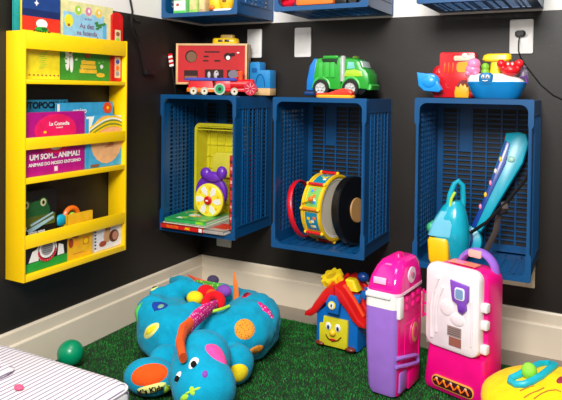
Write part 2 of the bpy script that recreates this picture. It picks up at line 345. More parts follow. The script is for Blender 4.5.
def art_teddy(a, W, h, y):
    for k in range(8): D(a, -W+.007, .012+k*.0115, .0045, .003, y, black)
    fur = cv('fur', (165, 105, 60)); D(a, .0, .07, .014, .013, y, fur); D(a, -.011, .081, .006, .006, y, fur); D(a, .011, .081, .006, .006, y, fur)
    D(a, -.002, .045, .020, .022, y-.0003, cv('fur_light', (200, 150, 105))); D(a, .03, .04, .024, .022, y-.0005, cv('fur_dark', (95, 50, 35))); D(a, .036, .04, .014, .016, y-.0008, cv('clay', (190, 130, 105)))
    D(a, -.025, .022, .018, .010, y-.0006, cv('clay2', (160, 70, 50))); a.text('PEQUENINO', .012, .094, .011, black, y-.0004, bold=.0002)
book('white book with a brown teddy bear and a dotted spine', -.738, -.6035, Z3+.001, .105, .060, .009, cv('white', (222, 222, 226)), art_teddy)
t = thing('rattle_toy', 'orange and teal ring toy peeking over the mustard book', 'toy', (.022, -.80, Z3+.001), 0)
MB().tube([(0, .028*math.cos(a), .136+.026*math.sin(a)) for a in [2*PI*k/20 for k in range(20)]], .009, orange, closed=True).build('ring', t)
MB().ell((0, -.045, .128), (.012, .026, .020), teal).build('bulb', t); MB().ell((0, .002, .136), (.010, .015, .012), lgreen).build('centre', t)
MB().box(-.012, .012, -.035, .030, 0, .112, yellow, .003).build('stand', t)

# ------------------------------------------------------------ crates
cb = mat('crate_blue', (6, 72, 122), .34, .10, 6, spec=.5)
CW, CH, CD = .36, .554, .302
def lattice(a, M, W, H, mw, mh, nv, pitch, bar=.0046, th=.004, blank=None):
    """panel in local x,z (0..W, 0..H), thickness along y, with rows of horizontal slots"""
    for x0, x1, z0, z1 in ((0, W, 0, mh), (0, W, H-mh, H), (0, mw, mh, H-mh), (W-mw, W, mh, H-mh)): a.box(x0, x1, 0, th, z0, z1, cb, X=M)
    if blank: a.box(blank[0], blank[1], 0, th, blank[2], blank[3], cb, X=M)
    for k in range(1, nv+1):
        x = mw+(W-2*mw)*k/(nv+1); a.box(x-.003, x+.003, -.001, th+.001, mh, H-mh, cb, X=M)
    z = mh+pitch
    while z < H-mh-.004: a.box(mw, W-mw, .0005, th-.0005, z-bar/2, z+bar/2, cb, X=M); z += pitch
def crate(loc, label):
    t = thing('crate', label, 'crate', loc, 0, 'blue plastic crates screwed to the back wall')
    # against the wall
    a = MB(); lattice(a, T(0, -.007, 0), CW, CH, .026, .036, 5, .0172, blank=(.085, .125, .36, CH-.036)); a.build('base_panel', t)
    for s_, x in ((0, .003), (1, CW-.003)):
        M = T(x, -.004, 0) @ RZ(-PI/2) @ T(0, -.002, 0)
        a = MB(); lattice(a, M, CD-.008, CH, .05, .045, 6, .0172, bar=.0062)
        ox = -.0 if s_ == 0 else CW
        for zz in (.045, CH-.045):                            # ledge round the outside
            a.box(ox-.003, ox+.003, -CD+.02, -.03, zz-.003, zz+.003, cb)
        for k in range(6): yy = -.055-k*.038; a.box(ox-.003, ox+.003, yy-.002, yy+.002, .045, CH-.045, cb)
        a.build('side_panel', t)
    for s_, z in ((0, .001), (1, CH-.005)):
        M = T(.004, -.004, z) @ RX(-PI/2) @ RX(PI) if False else T(.004, -.004, z+.004) @ Matrix(((1, 0, 0, 0), (0, 0, -1, 0), (0, -1, 0, 0), (0, 0, 0, 1)))
        a = MB(); lattice(a, M, CW-.008, CD-.008, .03, .05, 8, .02, bar=.010); 
        for k in range(6): xx = .05+k*.052; zz = .002 if s_ == 0 else CH-.002; a.box(xx-.002, xx+.002, -CD+.02, -.03, zz-.003, zz+.003, cb)
        a.build('side_panel', t)
    # rim: flange with rounded inside corners, stepping in along the long sides
    out = []; inn = []
    def side(pts_o, pts_i): out.extend(pts_o); inn.extend(pts_i)
    e, r, f = .004, .024, .0125
    n_ = 6
    corners = ((CW, CH, 0), (0, CH, 1), (0, 0, 2), (CW, 0, 3))
    for cx, cz, q in corners:
        sx = 1 if cx > 0 else -1; sz = 1 if cz > 0 else -1
        co = (cx+sx*e, cz+sz*e); ci = (cx-sx*(f+r), cz-sz*(f+r)); seq = []
        for k in range(n_+1):
            a_ = q*PI/2+k*PI/2/n_
            seq.append(((cx+sx*(e-.006)+.006*math.cos(a_), cz+sz*(e-.006)+.006*math.sin(a_)), (ci[0]+r*math.cos(a_), ci[1]+r*math.sin(a_))))
        # long side waist points
        wa = [((cx+sx*e, cz-sz*.075), (cx-sx*f, cz-sz*.075)), ((cx-sx*.003, cz-sz*.090), (cx-sx*(f-.002), cz-sz*.090))]
        if q in (0, 2): seq = wa[::-1]+seq
        else: seq = seq+wa
        for o_, i_ in seq: out.append(o_); inn.append(i_)
    a = MB(); a.ring(out, inn, -CD, -CD+.012, cb)
    inn2 = [(CW/2+(x-CW/2)*1.045, CH/2+(z-CH/2)*1.03) for x, z in inn]
    a.ring([(CW/2+(x-CW/2)*.985, CH/2+(z-CH/2)*.99) for x, z in out], inn2, -CD+.012, -CD+.034, cb); a.build('rim', t)
    return t
c1 = crate((.003, -.001, .333), 'blue plastic crate nearest the corner, below the red shape board')
c2 = dup(c1, (.531, -.001, .331), 'blue plastic crate holding the yellow toy drum')
c3 = dup(c1, (1.067, -.001, .337), 'blue plastic crate holding the teal guitar')
dup(c1, (.003, -.001, 1.209), 'upper blue crate nearest the corner, cut off at the top, with green boxes inside')
dup(c1, (.531, -.001, 1.209), 'upper blue crate cut off at the top, with an orange tool inside')
dup(c1, (1.067, -.001, 1.209), 'upper blue crate at the right, above the power socket')
def plate(x0, x1, z0, z1, label, kind='blank'):
    t = thing('wall_plate', label, 'wall plate', ((x0+x1)/2, 0, z0)); W = (x1-x0)/2; hh = z1-z0
    MB().prism(rrect(-W, W, 0, hh, .006), -.007, -.0003, white, .002).build('faceplate', t)
    if kind == 'blank': MB().box(-W*.8, W*.8, -.0085, -.006, hh*.42, hh*.44, white).box(-W*.72, W*.72, -.0082, -.006, hh*.15, hh*.85, white, .001).build('insert', t)
    if kind == 'socket': MB().prism(circ(0, hh*.56, .023, .014), -.0095, -.006, white, .001).build('socket', t)
    return t
plate(.235, .307, 1.053, 1.178, 'white wall plate half hidden behind the red shape board')
plate(.466, .542, 1.053, 1.176, 'white blank wall plate above the green toy truck')
plate(1.318, 1.396, 1.053, 1.174, 'white wall plate with a black plug in its socket', 'socket')
plate(.085, .164, .208, .33, 'white wall plate showing just under the crate nearest the corner')
t = thing('wall_plate', 'square beige wall plate peeking out under the crate with the guitar', 'wall plate', (1.352, 0, .231))
MB().prism(rrect(-.066, .066, 0, .118, .004), -.008, -.0003, cream, .002).build('faceplate', t)
# plug + cord right
t = thing('power_plug', 'black plug and thin cord in the right wall socket', 'plug', (1.354, -.0095, 1.123))
MB().loft([(0, 0, 0, .018, .012, .011), (.010, 0, 0, .017, .011, .010), (.016, 0, 0, .012, .008, .008)], black, X=RX(PI/2)).build('plug_body', t)
pts = [(0, -.018, -.003), (-.003, -.020, -.03), (-.004, -.012, -.06), (.003, .004, -.085), (.018, .006, -.11), (.04, .006, -.14), (.07, .006, -.18), (.11, .006, -.215), (.16, .006, -.24), (.23, .006, -.262), (.33, .006, -.28)]
MB().tube(pts, .0022, black, n=6).build('cord', t)
# cable on left wall
t = thing('hanging_cable', 'black power cable with adapter hanging on the left wall', 'cable', (.0, -.48, .95))
MB().tube([(.006, -.03, .42), (.006, -.022, .32), (.006, -.004, .26), (.008, -.012, .225), (.012, -.012, .19), (.010, .012, .15), (.006, .04, .11), (.006, .052, .07), (.006, .062, .04), (.010, .085, .020)], .0042, black, n=7).build('cord', t)
MB().tube([(.006, -.012, .24), (.010, .010, .225), (.008, .035, .226), (.006, .042, .222)], .0028, black, n=6).build('loose_end', t)
MB().tube([(.008, -.014, .215), (.012, .02, .17), (.010, .03, .145)], .003, black, n=6).build('strap', t)
MB().box(.003, .024, .06, .115, .008, .026, black, .005, X=T(0, 0, .008)).build('adapter', t)

# ------------------------------------------------------------ on the first crate
TZ = .333+.554+.0045
t = thing('shape_board', 'red wooden shape sorting box with natural wood frame', 'toy', (.020, -.228, TZ), math.radians(20)); W, zz, h = .305, .042, .172
MB().box(0, W, .0, .012, zz+.008, zz+h-.008, mat('red_board', (190, 24, 30), .7, .08, 12)).build('front_panel', t)
fr = MB()
for b_ in ((0, .009, -.004, .085, zz, zz+h), (W-.009, W, -.004, .085, zz, zz+h), (.009, W-.009, -.004, .085, zz+h-.009, zz+h), (.009, W-.009, -.004, .085, zz, zz+.009)): fr.box(*b_, wood, .001)
fr.build('frame', t)
dk = mat('cutout_shade', (48, 18, 18), .8); a = MB()  # dark colour for the shade inside the holes; the panel itself is solid
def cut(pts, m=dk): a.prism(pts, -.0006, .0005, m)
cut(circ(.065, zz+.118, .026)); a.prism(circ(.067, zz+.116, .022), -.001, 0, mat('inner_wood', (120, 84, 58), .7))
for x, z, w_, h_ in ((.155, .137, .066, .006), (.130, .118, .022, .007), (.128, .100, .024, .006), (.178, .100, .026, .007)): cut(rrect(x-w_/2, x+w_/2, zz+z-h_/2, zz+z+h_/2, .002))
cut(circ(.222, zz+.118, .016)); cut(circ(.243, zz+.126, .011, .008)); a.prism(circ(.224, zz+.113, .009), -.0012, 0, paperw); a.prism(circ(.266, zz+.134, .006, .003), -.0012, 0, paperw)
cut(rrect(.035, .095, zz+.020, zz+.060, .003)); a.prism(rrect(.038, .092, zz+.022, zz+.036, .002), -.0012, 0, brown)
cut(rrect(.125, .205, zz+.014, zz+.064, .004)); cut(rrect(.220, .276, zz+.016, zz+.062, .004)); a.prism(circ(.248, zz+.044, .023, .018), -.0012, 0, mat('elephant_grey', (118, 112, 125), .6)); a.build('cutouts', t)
MB().ell((.144, -.004, zz+.040), (.007, .004, .015), P('animal_grey', (185, 180, 185), .6)).ell((.175, -.004, zz+.042), (.011, .005, .018), P('animal_grey', (185, 180, 185), .6)).ell((.178, -.008, zz+.052), (.003, .002, .003), black).ell((.183, -.006, zz+.034), (.005, .004, .006), black).build('animal_piece', t)
for x in (.075, .20): MB().box(x, x+.03, .02, .07, 0, zz+.001, wood, .002).build('foot', t)
a = MB()
for k in range(6): a.box(-.002-.007*(k+1), -.002-.007*k, .02, .026, zz+.125-.004*k-.01*(k % 2), zz+.16-.006*k, red if k % 2 else paperw, X=T(0, 0, 0))
a = None
t = thing('toy_tin', 'yellow oval wooden toy with dark windows on top of the red board', 'toy', (.195, -.115, TZ+zz+h+.0005), math.radians(20))
MB().loft([(0, 0, 0, .055, .024, .024), (.004, 0, 0, .058, .026, .026), (.020, 0, 0, .056, .025, .024), (.024, 0, 0, .052, .022, .020)], yellow).build('body', t)
MB().loft([(.024, .008, 0, .032, .015, .012), (.038, .008, 0, .030, .014, .012), (.040, .008, 0, .026, .011, .01)], mat('dull_gold', (190, 150, 50), .4)).build('roof', t)
for x in (-.018, .010): MB().box(x-.010, x+.010, -.0275, -.024, .008, .018, black, .001).build('window', t)
# train
A = math.radians(22); tr = thing('toy_train', 'red, orange and blue toy train with green and red wheels', 'toy train', (.104, -.262, TZ), A); tr.scale = (1.08, 1, 1.12)
MB().box(.002, .110, -.018, .022, .010, .026, orange, .003).build('wagon_base', tr); MB().loft([(.026, .056, .002, .050, .020, .004), (.050, .056, .002, .046, .018, .006), (.052, .056, .002, .044, .016, .006)], red).build('wagon', tr)
MB().loft([(.052, .05, .002, .056, .022, .006), (.056, .05, .002, .058, .023, .008), (.062, .05, .002, .050, .018, .010)], mat('train_blue', (62, 72, 170), .35)).build('wagon_roof', tr)
MB().box(.112, .270, -.016, .020, .012, .024, red, .003).build('engine_base', tr); MB().box(.114, .170, -.016, .020, .024, .052, mat('coral', (230, 60, 70), .35), .004).build('cab', tr)
MB().loft([(.052, .145, .002, .048, .022, .006), (.056, .145, .002, .050, .023, .008), (.062, .145, .002, .042, .018, .010)], MC['train_blue']).build('cab_roof', tr)
MB().lathe([(.0, 0), (.018, 0), (.018, .085), (.014, .090), (0, .090)], red, X=T(.168, .002, .040) @ RY(PI/2)).build('boiler', tr)
MB().lathe([(.009, .050), (.009, .072), (.013, .082), (.013, .088), (.0, .088)], mat('engine_orange', (240, 80, 35), .35), X=T(.205, .002, 0)).build('chimney', tr)
MB().ell((.186, .002, .056), (.009, .009, .010), red).build('dome', tr)
def wheel(parent, x, r, y, hubm, tyre=grey, th=.008, z=None, spokes=0):
    z = r if z is None else z; M = T(x, y, z) @ RX(PI/2)
    o = MB().lathe([(r*.72, 0), (r, 0), (r, th), (r*.72, th)], tyre, X=M).lathe([(0, .001), (r*.74, .001), (r*.74, th*.8), (0, th*.8)], hubm, X=M)
    o.lathe([(0, th*.8), (r*.3, th*.8), (r*.22, th*1.15), (0, th*1.15)], black if spokes == 0 else hubm, X=M)
    if spokes:
        for k in range(spokes): o.box(-.0012, .0012, 0, r*.8, th*.7, th*1.1, MC.get('rose_metal') or mat('rose_metal', (235, 150, 160), .3), X=M @ RZ(2*PI*k/spokes))
    return o.build('wheel', parent)
for x, r, hm, sp in ((.030, .0140, cream, 0), (.072, .0140, cream, 0), (.130, .0215, P('emerald', (20, 150, 90)), 0), (.186, .0135, cream, 0), (.246, .0245, P('wheel_red', (190, 20, 50)), 8)):
    wheel(tr, x, r, -.018, hm, z=r, spokes=sp, tyre=P('steel_grey', (170, 175, 165)) if not sp else P('wheel_red', (190, 20, 50)))
t = thing('block_castle', 'light blue stepped toy block with wooden base near the wall', 'toy', (.292, -.050, TZ))
MB().box(0, .098, -.028, .028, 0, .030, wood, .002).build('base', t)
MB().prism([(0, .030), (.098, .030), (.098, .098), (.094, .106), (.048, .106), (.048, .132), (.044, .140), (.006, .140), (0, .134)], -.028, .028, P('castle_blue', (40, 135, 200)), .003).build('block', t)
MB().tube([(.022+.022*math.cos(a_)+.03, -.0295, .036+.052*math.sin(a_)) for a_ in [PI*k/12 for k in range(13)]], .0022, P('castle_dark', (20, 90, 160)), n=6).build('arch', t)
MB().prism(rrect(.010, .036, .096, .114, .004), -.030, -.027, P('castle_dark', (20, 90, 160))).build('window', t)
t = thing('striped_paddle', 'small red and white striped toy paddle leaning left of the red board', 'toy', (.042, -.258, TZ))
a = MB()
for k in range(6): a.box(-.009, .009, -.003, .003, .118+k*.009, .127+k*.009, red if k % 2 else paperw, X=RY(-.18))
a.box(-.003, .003, -.002, .002, 0.001, .126, black, .001, X=RY(-.18)); a.build('stick', t)

# ------------------------------------------------------------ green truck
TZ2 = .331+.554+.0045
t = thing('toy_truck', 'green and blue toy garbage truck with big grey wheels', 'toy truck', (.733, -.125, TZ2)); t.scale = (.86, 1, 1); 
gm = P('truck_green', (40, 160, 50)); lg = P('truck_lime', (165, 205, 50)); tb = P('truck_blue', (20, 120, 205))
MB().prism([(-.105, .030), (.018, .030), (.018, .150), (-.002, .152), (-.060, .150), (-.098, .146), (-.112, .08)], -.058, .058, gm, .006).build('hopper', t)
MB().box(-.058, .0, -.045, .045, .149, .1535, mat('recess_shade_green', (10, 50, 20), .7), .001).build('hopper_opening', t)  # dark slab, shade of the open hopper put into its colour
MB().box(-.065, .005, -.062, .062, .146, .158, gm, .003, X=T(0, 0, -.001)).build('top_frame', t)
rb = MB()
for x in (-.075, -.045, -.018): rb.prism([(x-.010, .075), (x+.010, .075), (x+.008, .132), (x-.008, .132)], -.062, -.055, P('truck_green_light', (60, 180, 70)), .001)
rb.build('rib', t)
MB().prism([(-.148, .025), (-.105, .025), (-.108, .08), (-.096, .146), (-.112, .148), (-.134, .120), (-.148, .06)], -.055, .055, tb, .006).build('tail_gate', t)
MB().box(-.158, -.060, -.06, .06, .006, .022, P('truck_navy', (15, 60, 120)), .006).build('rear_bumper', t)
MB().loft([(0, 0, 0, .012, .012, .012), (.09, 0, 0, .012, .012, .012), (.096, 0, 0, .008, .008, .008)], P('chrome_grey', (175, 175, 175), .25), X=T(.024, -.048, .060)).build('exhaust', t)
MB().prism([(.018, .030), (.14, .030), (.147, .06), (.143, .085), (.130, .104), (.112, .113), (.102, .135), (.085, .145), (.05, .149), (.022, .144)], -.054, .054, gm, .014).build('cab', t)
MB().prism([(.03, .078), (.118, .078), (.112, .098), (.080, .106), (.04, .102)], -.0565, .0565, lg, .004).build('lime_panel', t)
MB().prism([(.045, .106), (.082, .108), (.076, .132), (.048, .134)], -.0555, .0555, P('truck_glass', (120, 200, 190), .15), .002).build('side_window', t)
MB().prism([(.100, .111), (.1155, .113), (.1065, .135), (.090, .140)], -.042, .042, P('pale_screen', (205, 225, 220), .2), .002).build('windscreen', t)
MB().loft([(.03, .142, 0, .012, .05, .01), (.045, .146, 0, .012, .048, .01), (.052, .140, 0, .008, .045, .008)], gm).build('front_bumper', t)
MB().ell((.138, -.035, .083), (.007, .010, .006), gm).ell((.138, .035, .083), (.007, .010, .006), gm).build('headlight', t)
MB().prism([(-.075, .146), (.004, .146), (-.002, .122), (-.012, .132), (-.066, .132)], -.0590, -.050, mat('recess_shade_green', (10, 50, 20), .7), .001).build('side_opening', t)  # dark piece on the solid side, coloured as the shade in an open cut
MB().ell((.062, 0, .150), (.012, .03, .008), P('truck_red_light', (120, 150, 60))).build('roof_light', t)
dkr = mat('tyre_black', (22, 22, 22), .7)
for x in (-.073, .065):
    MB().tube([(x+.040*math.cos(a_), -.055, .035+.040*math.sin(a_)) for a_ in [PI*k/14 for k in range(15)]], .006, P('truck_green_light', (60, 180, 70)), n=8).build('fender', t)
    for y in (-.052, .062):
        o = MB(); M = T(x, y, .034) @ Matrix.Diagonal((1.12, 1, 1, 1)) @ RX(PI/2); o.lathe([(.022, 0), (.030, 0), (.034, .004), (.034, .012), (.030, .016), (.022, .016)], dkr, X=M)
        o.lathe([(0, .012), (.006, .015), (.010, .010), (.023, .013), (.023, 0), (0, 0)], P('rim_grey', (190, 190, 190)), X=M)
        for k in range(6): o.box(-.0022, .0022, .006, .021, .010, .0155, P('rim_grey', (190, 190, 190)), X=M @ RZ(PI*k/3))
        o.build('wheel', t)
t = thing('toy_shoe_car', 'low red and yellow toy lying in front of the green truck', 'toy', (.762, -.262, TZ2))
MB().loft([(0, 0, 0, .072, .022, .018), (.006, 0, 0, .073, .023, .018), (.010, 0, 0, .070, .020, .018)], P('amber_plastic', (245, 170, 40))).build('base', t)
MB().prism([(-.07, .008), (.068, .008), (.068, .020), (.055, .030), (.030, .034), (.008, .028), (-.02, .018), (-.07, .016)], -.018, .018, P('red_orange', (225, 45, 25)), .004).build('top', t)

# ------------------------------------------------------------ on the third crate
TZ3 = .337+.554+.0045
t = thing('toy_farmhouse', 'red toy farmhouse playset with a yellow chick and a blue scoop', 'toy', (1.158, -.105, TZ3)); rt = P('red_soft', (205, 20, 32), .25)
MB().prism([(-.075, 0), (.075, 0), (.075, .075), (.068, .080), (.068, .150), (.062, .158), (-.050, .160), (-.056, .152), (-.056, .080), (-.075, .075)], -.03, .03, rt, .004).build('body', t)
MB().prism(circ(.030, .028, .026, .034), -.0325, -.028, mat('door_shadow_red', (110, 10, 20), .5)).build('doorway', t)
MB().prism(rrect(-.005, .066, .128, .146, .005), -.036, -.029, cream, .002).build('sign', t); MB().ell((.032, -.034, .146), (.010, .006, .009), paperw).build('sign_bird', t)
MB().prism(rrect(.005, .055, .088, .124, .012), -.0335, -.028, P('gold', (225, 165, 40))).build('window', t)
for k in range(3): MB().ell((-.036+.014*k, -.031, .105), (.004, .004, .020), P('flame_orange', (230, 90, 30))).build('bar', t)
MB().prism([(.004, 0), (.050, 0), (.054, .020), (.050, .042), (.044, .036), (.038, .050), (.030, .040), (.022, .050), (.016, .036), (.006, .040), (.002, .018)], -.052, -.036, P('chick_amber', (230, 165, 25)), .004).build('chick', t)
MB().ell((-.060, 0, .085), (.026, .028, .030), rt).ell((-.066, -.01, .030), (.02, .03, .025), rt).build('turret', t)
MB().ell((.062, -.045, .012), (.013, .013, .012), rt).build('wheel', t)
sc = MB().prism([(-.125, .088), (-.062, .080), (-.035, .028), (-.046, .018), (-.098, .022), (-.118, .040)], -.075, -.050, P('scoop_blue', (30, 145, 225)), .006)
sc.ell((-.08, -.06, .055), (.035, .022, .03), P('scoop_blue', (30, 145, 225)), X=T(0, 0, 0)); sc.build('scoop', t)
t = thing('bath_boat', 'blue and white toy boat carrying a red crab and a pink octopus', 'toy boat', (1.306, -.207, TZ3)); hb = P('hull_blue', (15, 125, 190))
MB().loft([(0, 0, 0, .066, .034, .034), (.010, 0, 0, .074, .042, .04), (.040, 0, 0, .088, .052, .045), (.052, 0, 0, .094, .056, .05), (.055, 0, 0, .090, .054, .05)], hb).build('hull', t)
MB().loft([(.052, 0, 0, .090, .054, .05), (.064, -.006, 0, .086, .052, .05), (.076, -.02, 0, .068, .046, .045), (.081, -.02, 0, .055, .036, .035)], P('deck_white', (238, 232, 225))).build('deck', t)
MB().loft([(.046, -.025, -.044, .022, .011, .010), (.060, -.025, -.045, .024, .013, .012), (.076, -.025, -.044, .022, .012, .011), (.083, -.025, -.042, .014, .008, .008)], P('face_blue', (10, 105, 165))).build('face_block', t)
MB().ell((-.033, -.060, .070), (.005, .003, .006), paperw).ell((-.019, -.060, .070), (.005, .003, .006), paperw).ell((-.033, -.0625, .069), (.002, .002, .003), black).ell((-.019, -.0625, .069), (.002, .002, .003), black).build('face_eyes', t)
MB().tube([(-.034, -.0585, .058), (-.026, -.059, .056), (-.018, -.0585, .058)], .0015, paperw, n=6).build('smile', t)
MB().ell((-.072, -.020, .094), (.024, .02, .020), lpink).ell((-.068, -.022, .112), (.021, .019, .020), lpink).ell((-.086, -.028, .082), (.010, .01, .010), lpink).ell((-.060, -.034, .080), (.010, .01, .010), lpink).build('octopus', t)
MB().ell((-.036, .0, .104), (.013, .013, .013), P('frog_lime', (120, 185, 50))).ell((-.036, 0, .088), (.014, .014, .012), P('frog_lime', (120, 185, 50))).build('frog', t)
MB().loft([(.078, -.006, .015, .018, .012, .010), (.126, -.006, .015, .014, .010, .010)], P('sun_yellow', (250, 205, 20))).loft([(.122, -.002, .015, .040, .016, .015), (.128, -.002, .015, .046, .020, .018), (.142, .0, .015, .044, .018, .018), (.147, .002, .015, .036, .012, .012)], P('sun_yellow', (250, 205, 20))).build('water_wheel', t)
cr_ = P('crab_red', (215, 20, 30)); MB().ell((.046, -.025, .092), (.028, .024, .020), cr_).ell((.018, -.03, .112), (.014, .012, .014), cr_).ell((.072, -.03, .112), (.014, .012, .014), cr_).ell((.040, -.034, .108), (.010, .008, .011), cr_).ell((.053, -.034, .108), (.010, .008, .011), cr_).ell((.024, -.03, .098), (.010, .01, .012), cr_).ell((.067, -.03, .098), (.010, .01, .012), cr_).build('crab', t)
MB().ell((.040, -.041, .111), (.0035, .003, .0045), paperw).ell((.053, -.041, .111), (.0035, .003, .0045), paperw).build('crab_eyes', t)
MB().lathe([(0, 0), (.018, 0), (.016, .022), (.008, .030), (.010, .040), (0, .042)], P('dusty_mauve', (120, 110, 130), .3), X=T(.080, .015, .066)).build('shell', t)
MB().tube([(.075, -.01, .066), (.092, -.03, .072), (.097, -.03, .05)], .004, P('violet', (90, 40, 130)), n=8).build('cleat', t)

# ------------------------------------------------------------ inside the first crate
IZ = .333+.0138
def flat_book(label, x0, x1, y0, y1, z0, th, cover, rz=0, group='picture books lying flat in the first crate', spine=None):
    t = thing('picture_book', label, 'book', ((x0+x1)/2, (y0+y1)/2, z0), rz, group); W = (x1-x0)/2; Dp = (y1-y0)/2
    MB().box(-W, W, -Dp, Dp, 0, .0014, cover).box(-W, W, -Dp, Dp, th-.0014, th, cover).box(-W, W, -Dp, -Dp+.0016, 0, th, cover).build('cover', t)
    MB().box(-W+.002, W-.003, -Dp+.0016, Dp-.003, .0014, th-.0014, paperw).build('page_block', t)
    return t
b_ = flat_book('thick red book with orange print on its spine, lowest of the stack', .024, .232, -.326, -.12, IZ, .018, cv('spine_red', (205, 30, 28)))
a = MB(); a.text('FILHOTES', -.045, .009, .014, orange, -.1035, bold=.0005); a.text('ABC', .03, .009, .013, yellow, -.1035, bold=.0005); R(a, .085, .100, .002, .016, -.1034, paperw); a.build('spine_print', b_)
b_ = flat_book('grey and red board book lying at the right of the stack', .236, .325, -.32, -.13, IZ, .016, cv('grey_board', (170, 160, 155)))
MB().box(-.035, .035, -.06, .03, .016, .0165, cv('spine_red', (205, 30, 28))).build('cover_print', b_)
b_ = flat_book('thin white book under the green book in the stack', .030, .24, -.318, -.12, IZ+.0182, .007, cv('off_white', (205, 215, 190)))
b_ = flat_book('green book with yellow cover pictures, topmost of the flat stack', .030, .226, -.310, -.115, IZ+.0255, .014, cv('book_green', (50, 165, 80)), .06)
a = MB()
for k in range(22): rr = random.Random(k); x = rr.uniform(-.08, .08); y = rr.uniform(-.08, .08); a.box(x-.014, x+.014, y-.012, y+.012, .014, .0143+.00003*k, rr.choice([lgreen, cv('honey', (235, 195, 80)), cv('book_green', (50, 165, 80)), paperw, cv('fur_light', (200, 150, 105))]))
R(a, .05, .085, .002, .012, -.098, cv('lime', (140, 205, 40))); a.build('cover_print', b_)
for z0, hh, lb in ((IZ+.0005+.017, .135, 'red upright book at the right side of the first crate, lower one'), (IZ+.154, .155, 'red upright book at the right side of the first crate, upper one')):
    t = thing('picture_book', lb, 'book', (.337, -.20, z0), 0, 'red books standing at the right side of the first crate')
    MB().box(-.008, -.0065, -.085, .085, 0, hh, cv('brick_red', (190, 45, 40))).box(.0065, .008, -.085, .085, 0, hh, cv('brick_red', (190, 45, 40))).box(-.008, .008, -.085, -.0835, 0, hh, cv('brick_red', (190, 45, 40))).build('cover', t)
    MB().box(-.0065, .0065, -.0835, .083, .001, hh-.002, paperw).build('page_block', t)
    a = MB()
    for k in range(5): a.box(-.005, .005, -.0858, -.0848, hh*(.12+.17*k), hh*(.2+.17*k), cv('rose_print', (225, 140, 130)) if k % 2 else cv('dark_print', (110, 30, 35)))
    a.build('spine_print', t)
ybm = P('basket_yellow', (215, 205, 40), .35)
t = thing('toy_basket', 'translucent yellow toy bin standing upright at the back of the first crate', 'basket', (.155, -.055, IZ+.02), 0)
a = MB(); W2, hh = .125, .40
a.ring(rrect(-W2, W2, 0, hh, .03), rrect(-W2+.012, W2-.012, .012, hh-.012, .022), -.05, -.042, ybm); a.build('rim', t)
a = MB(); a.ring(rrect(-W2+.006, W2-.006, .006, hh-.006, .024), rrect(-W2+.010, W2-.010, .010, hh-.010, .022), -.042, .04, ybm); a.prism(rrect(-W2+.008, W2-.008, .008, hh-.008, .022), .036, .040, ybm)
for k in range(6): x = -.10+.04*k; a.box(x-.002, x+.002, .030, .036, .02, hh-.02, ybm)
for k in range(7): z = .04+.052*k; a.box(-.115, .115, .030, .036, z-.002, z+.002, ybm)
a.build('tub', t)
MB().prism(rrect(-.07, .085, .16, .27, .03), .006, .030, P('basket_yellow_solid', (225, 215, 70), .4), .006).build('insert', t)
for s_ in (0, 1): MB().box(-.11, .11, -.052, -.049, hh-.030+.012*s_, hh-.026+.012*s_, ybm).build('ridge', t)
t = thing('spinner_toy', 'purple toy with a yellow and white spinning disc and red hub', 'toy', (.175, -.185, .3810)); pu = P('deep_purple', (105, 45, 175))
MB().lathe([(0, 0), (.070, 0), (.076, .006), (.076, .022), (.070, .028), (0, .028)], pu, X=T(-.012, .035, .098) @ RX(PI/2)).ell((0, .012, .165), (.050, .02, .024), pu).ell((-.035, .012, .178), (.026, .02, .026), pu).ell((.044, .012, .186), (.024, .02, .028), pu).build('body', t)
MB().lathe([(0, 0), (.066, 0), (.070, .006), (.070, .016), (.066, .020), (0, .020)], P('disc_yellow', (245, 225, 60)), X=T(0, -.001, .072) @ RX(PI/2)).build('disc', t)
a = MB()
for k in range(6):
    M = T(0, -.0215, .072) @ RY(k*PI/3); a.prism([(.018, -.004), (.040, -.016), (.062, -.010), (.058, .010), (.036, .008)], -.0006, .0006, paperw, X=M)
    a.prism(circ(.048, .018, .006), -.0008, .0006, P('petal_amber', (245, 190, 30)), X=M)
a.build('petals', t); o = MB().lathe([(0, 0), (.018, 0), (.018, .006), (.014, .010), (0, .010)], red, X=T(0, -.021, .072) @ RX(PI/2)); o.build('hub', t)
MB().box(-.006, .006, -.0325, -.0312, .069, .075, paperw).build('hub_mark', t)

# ------------------------------------------------------------ inside the second crate
IZ2 = .331+.008
t = thing('toy_drum', 'yellow toy drum on its side with bright printed panels', 'toy drum', (.660, -.160, IZ2+.1345), math.radians(-9)); Md = RY(PI/2); dy = P('drum_yellow', (235, 190, 25))
MB().lathe([(.112, 0), (.120, .0), (.120, .080), (.112, .080), (.112, 0)], dy, X=Md, n=48).build('shell', t)
MB().lathe([(.105, .074), (.112, .074), (.112, .078), (.105, .078)], white, X=Md, n=48).lathe([(0, .070), (.112, .070), (.112, .076), (0, .076)], P('drum_skin', (215, 205, 185), .5), X=Md, n=48).build('drum_skin', t)
MB().lathe([(0, .004), (.112, .004), (.112, .010), (0, .010)], MC['drum_skin'], X=Md, n=48).build('drum_skin', t)
for x in (-.003, .070): MB().lathe([(.118, 0), (.1255, .002), (.1255, .011), (.118, .013)], dy, X=T(x, 0, 0) @ Md, n=48).build('hoop', t)
def arcpatch(a, a0, a1, x0, x1, r, m, n=8):
    V = []; F = []
    for k in range(n+1):
        g = a0+(a1-a0)*k/n; cy_, cz_ = -math.cos(g), math.sin(g)
        for x, q in ((x0, r), (x1, r), (x1, r-.0015), (x0, r-.0015)): V.append((x, cy_*q, cz_*q))
    for k in range(n):
        for j in range(4): F.append((4*k+j, 4*k+(j+1) % 4, 4*k+4+(j+1) % 4, 4*k+4+j))
    a.raw(V, F, m)
dg = math.radians
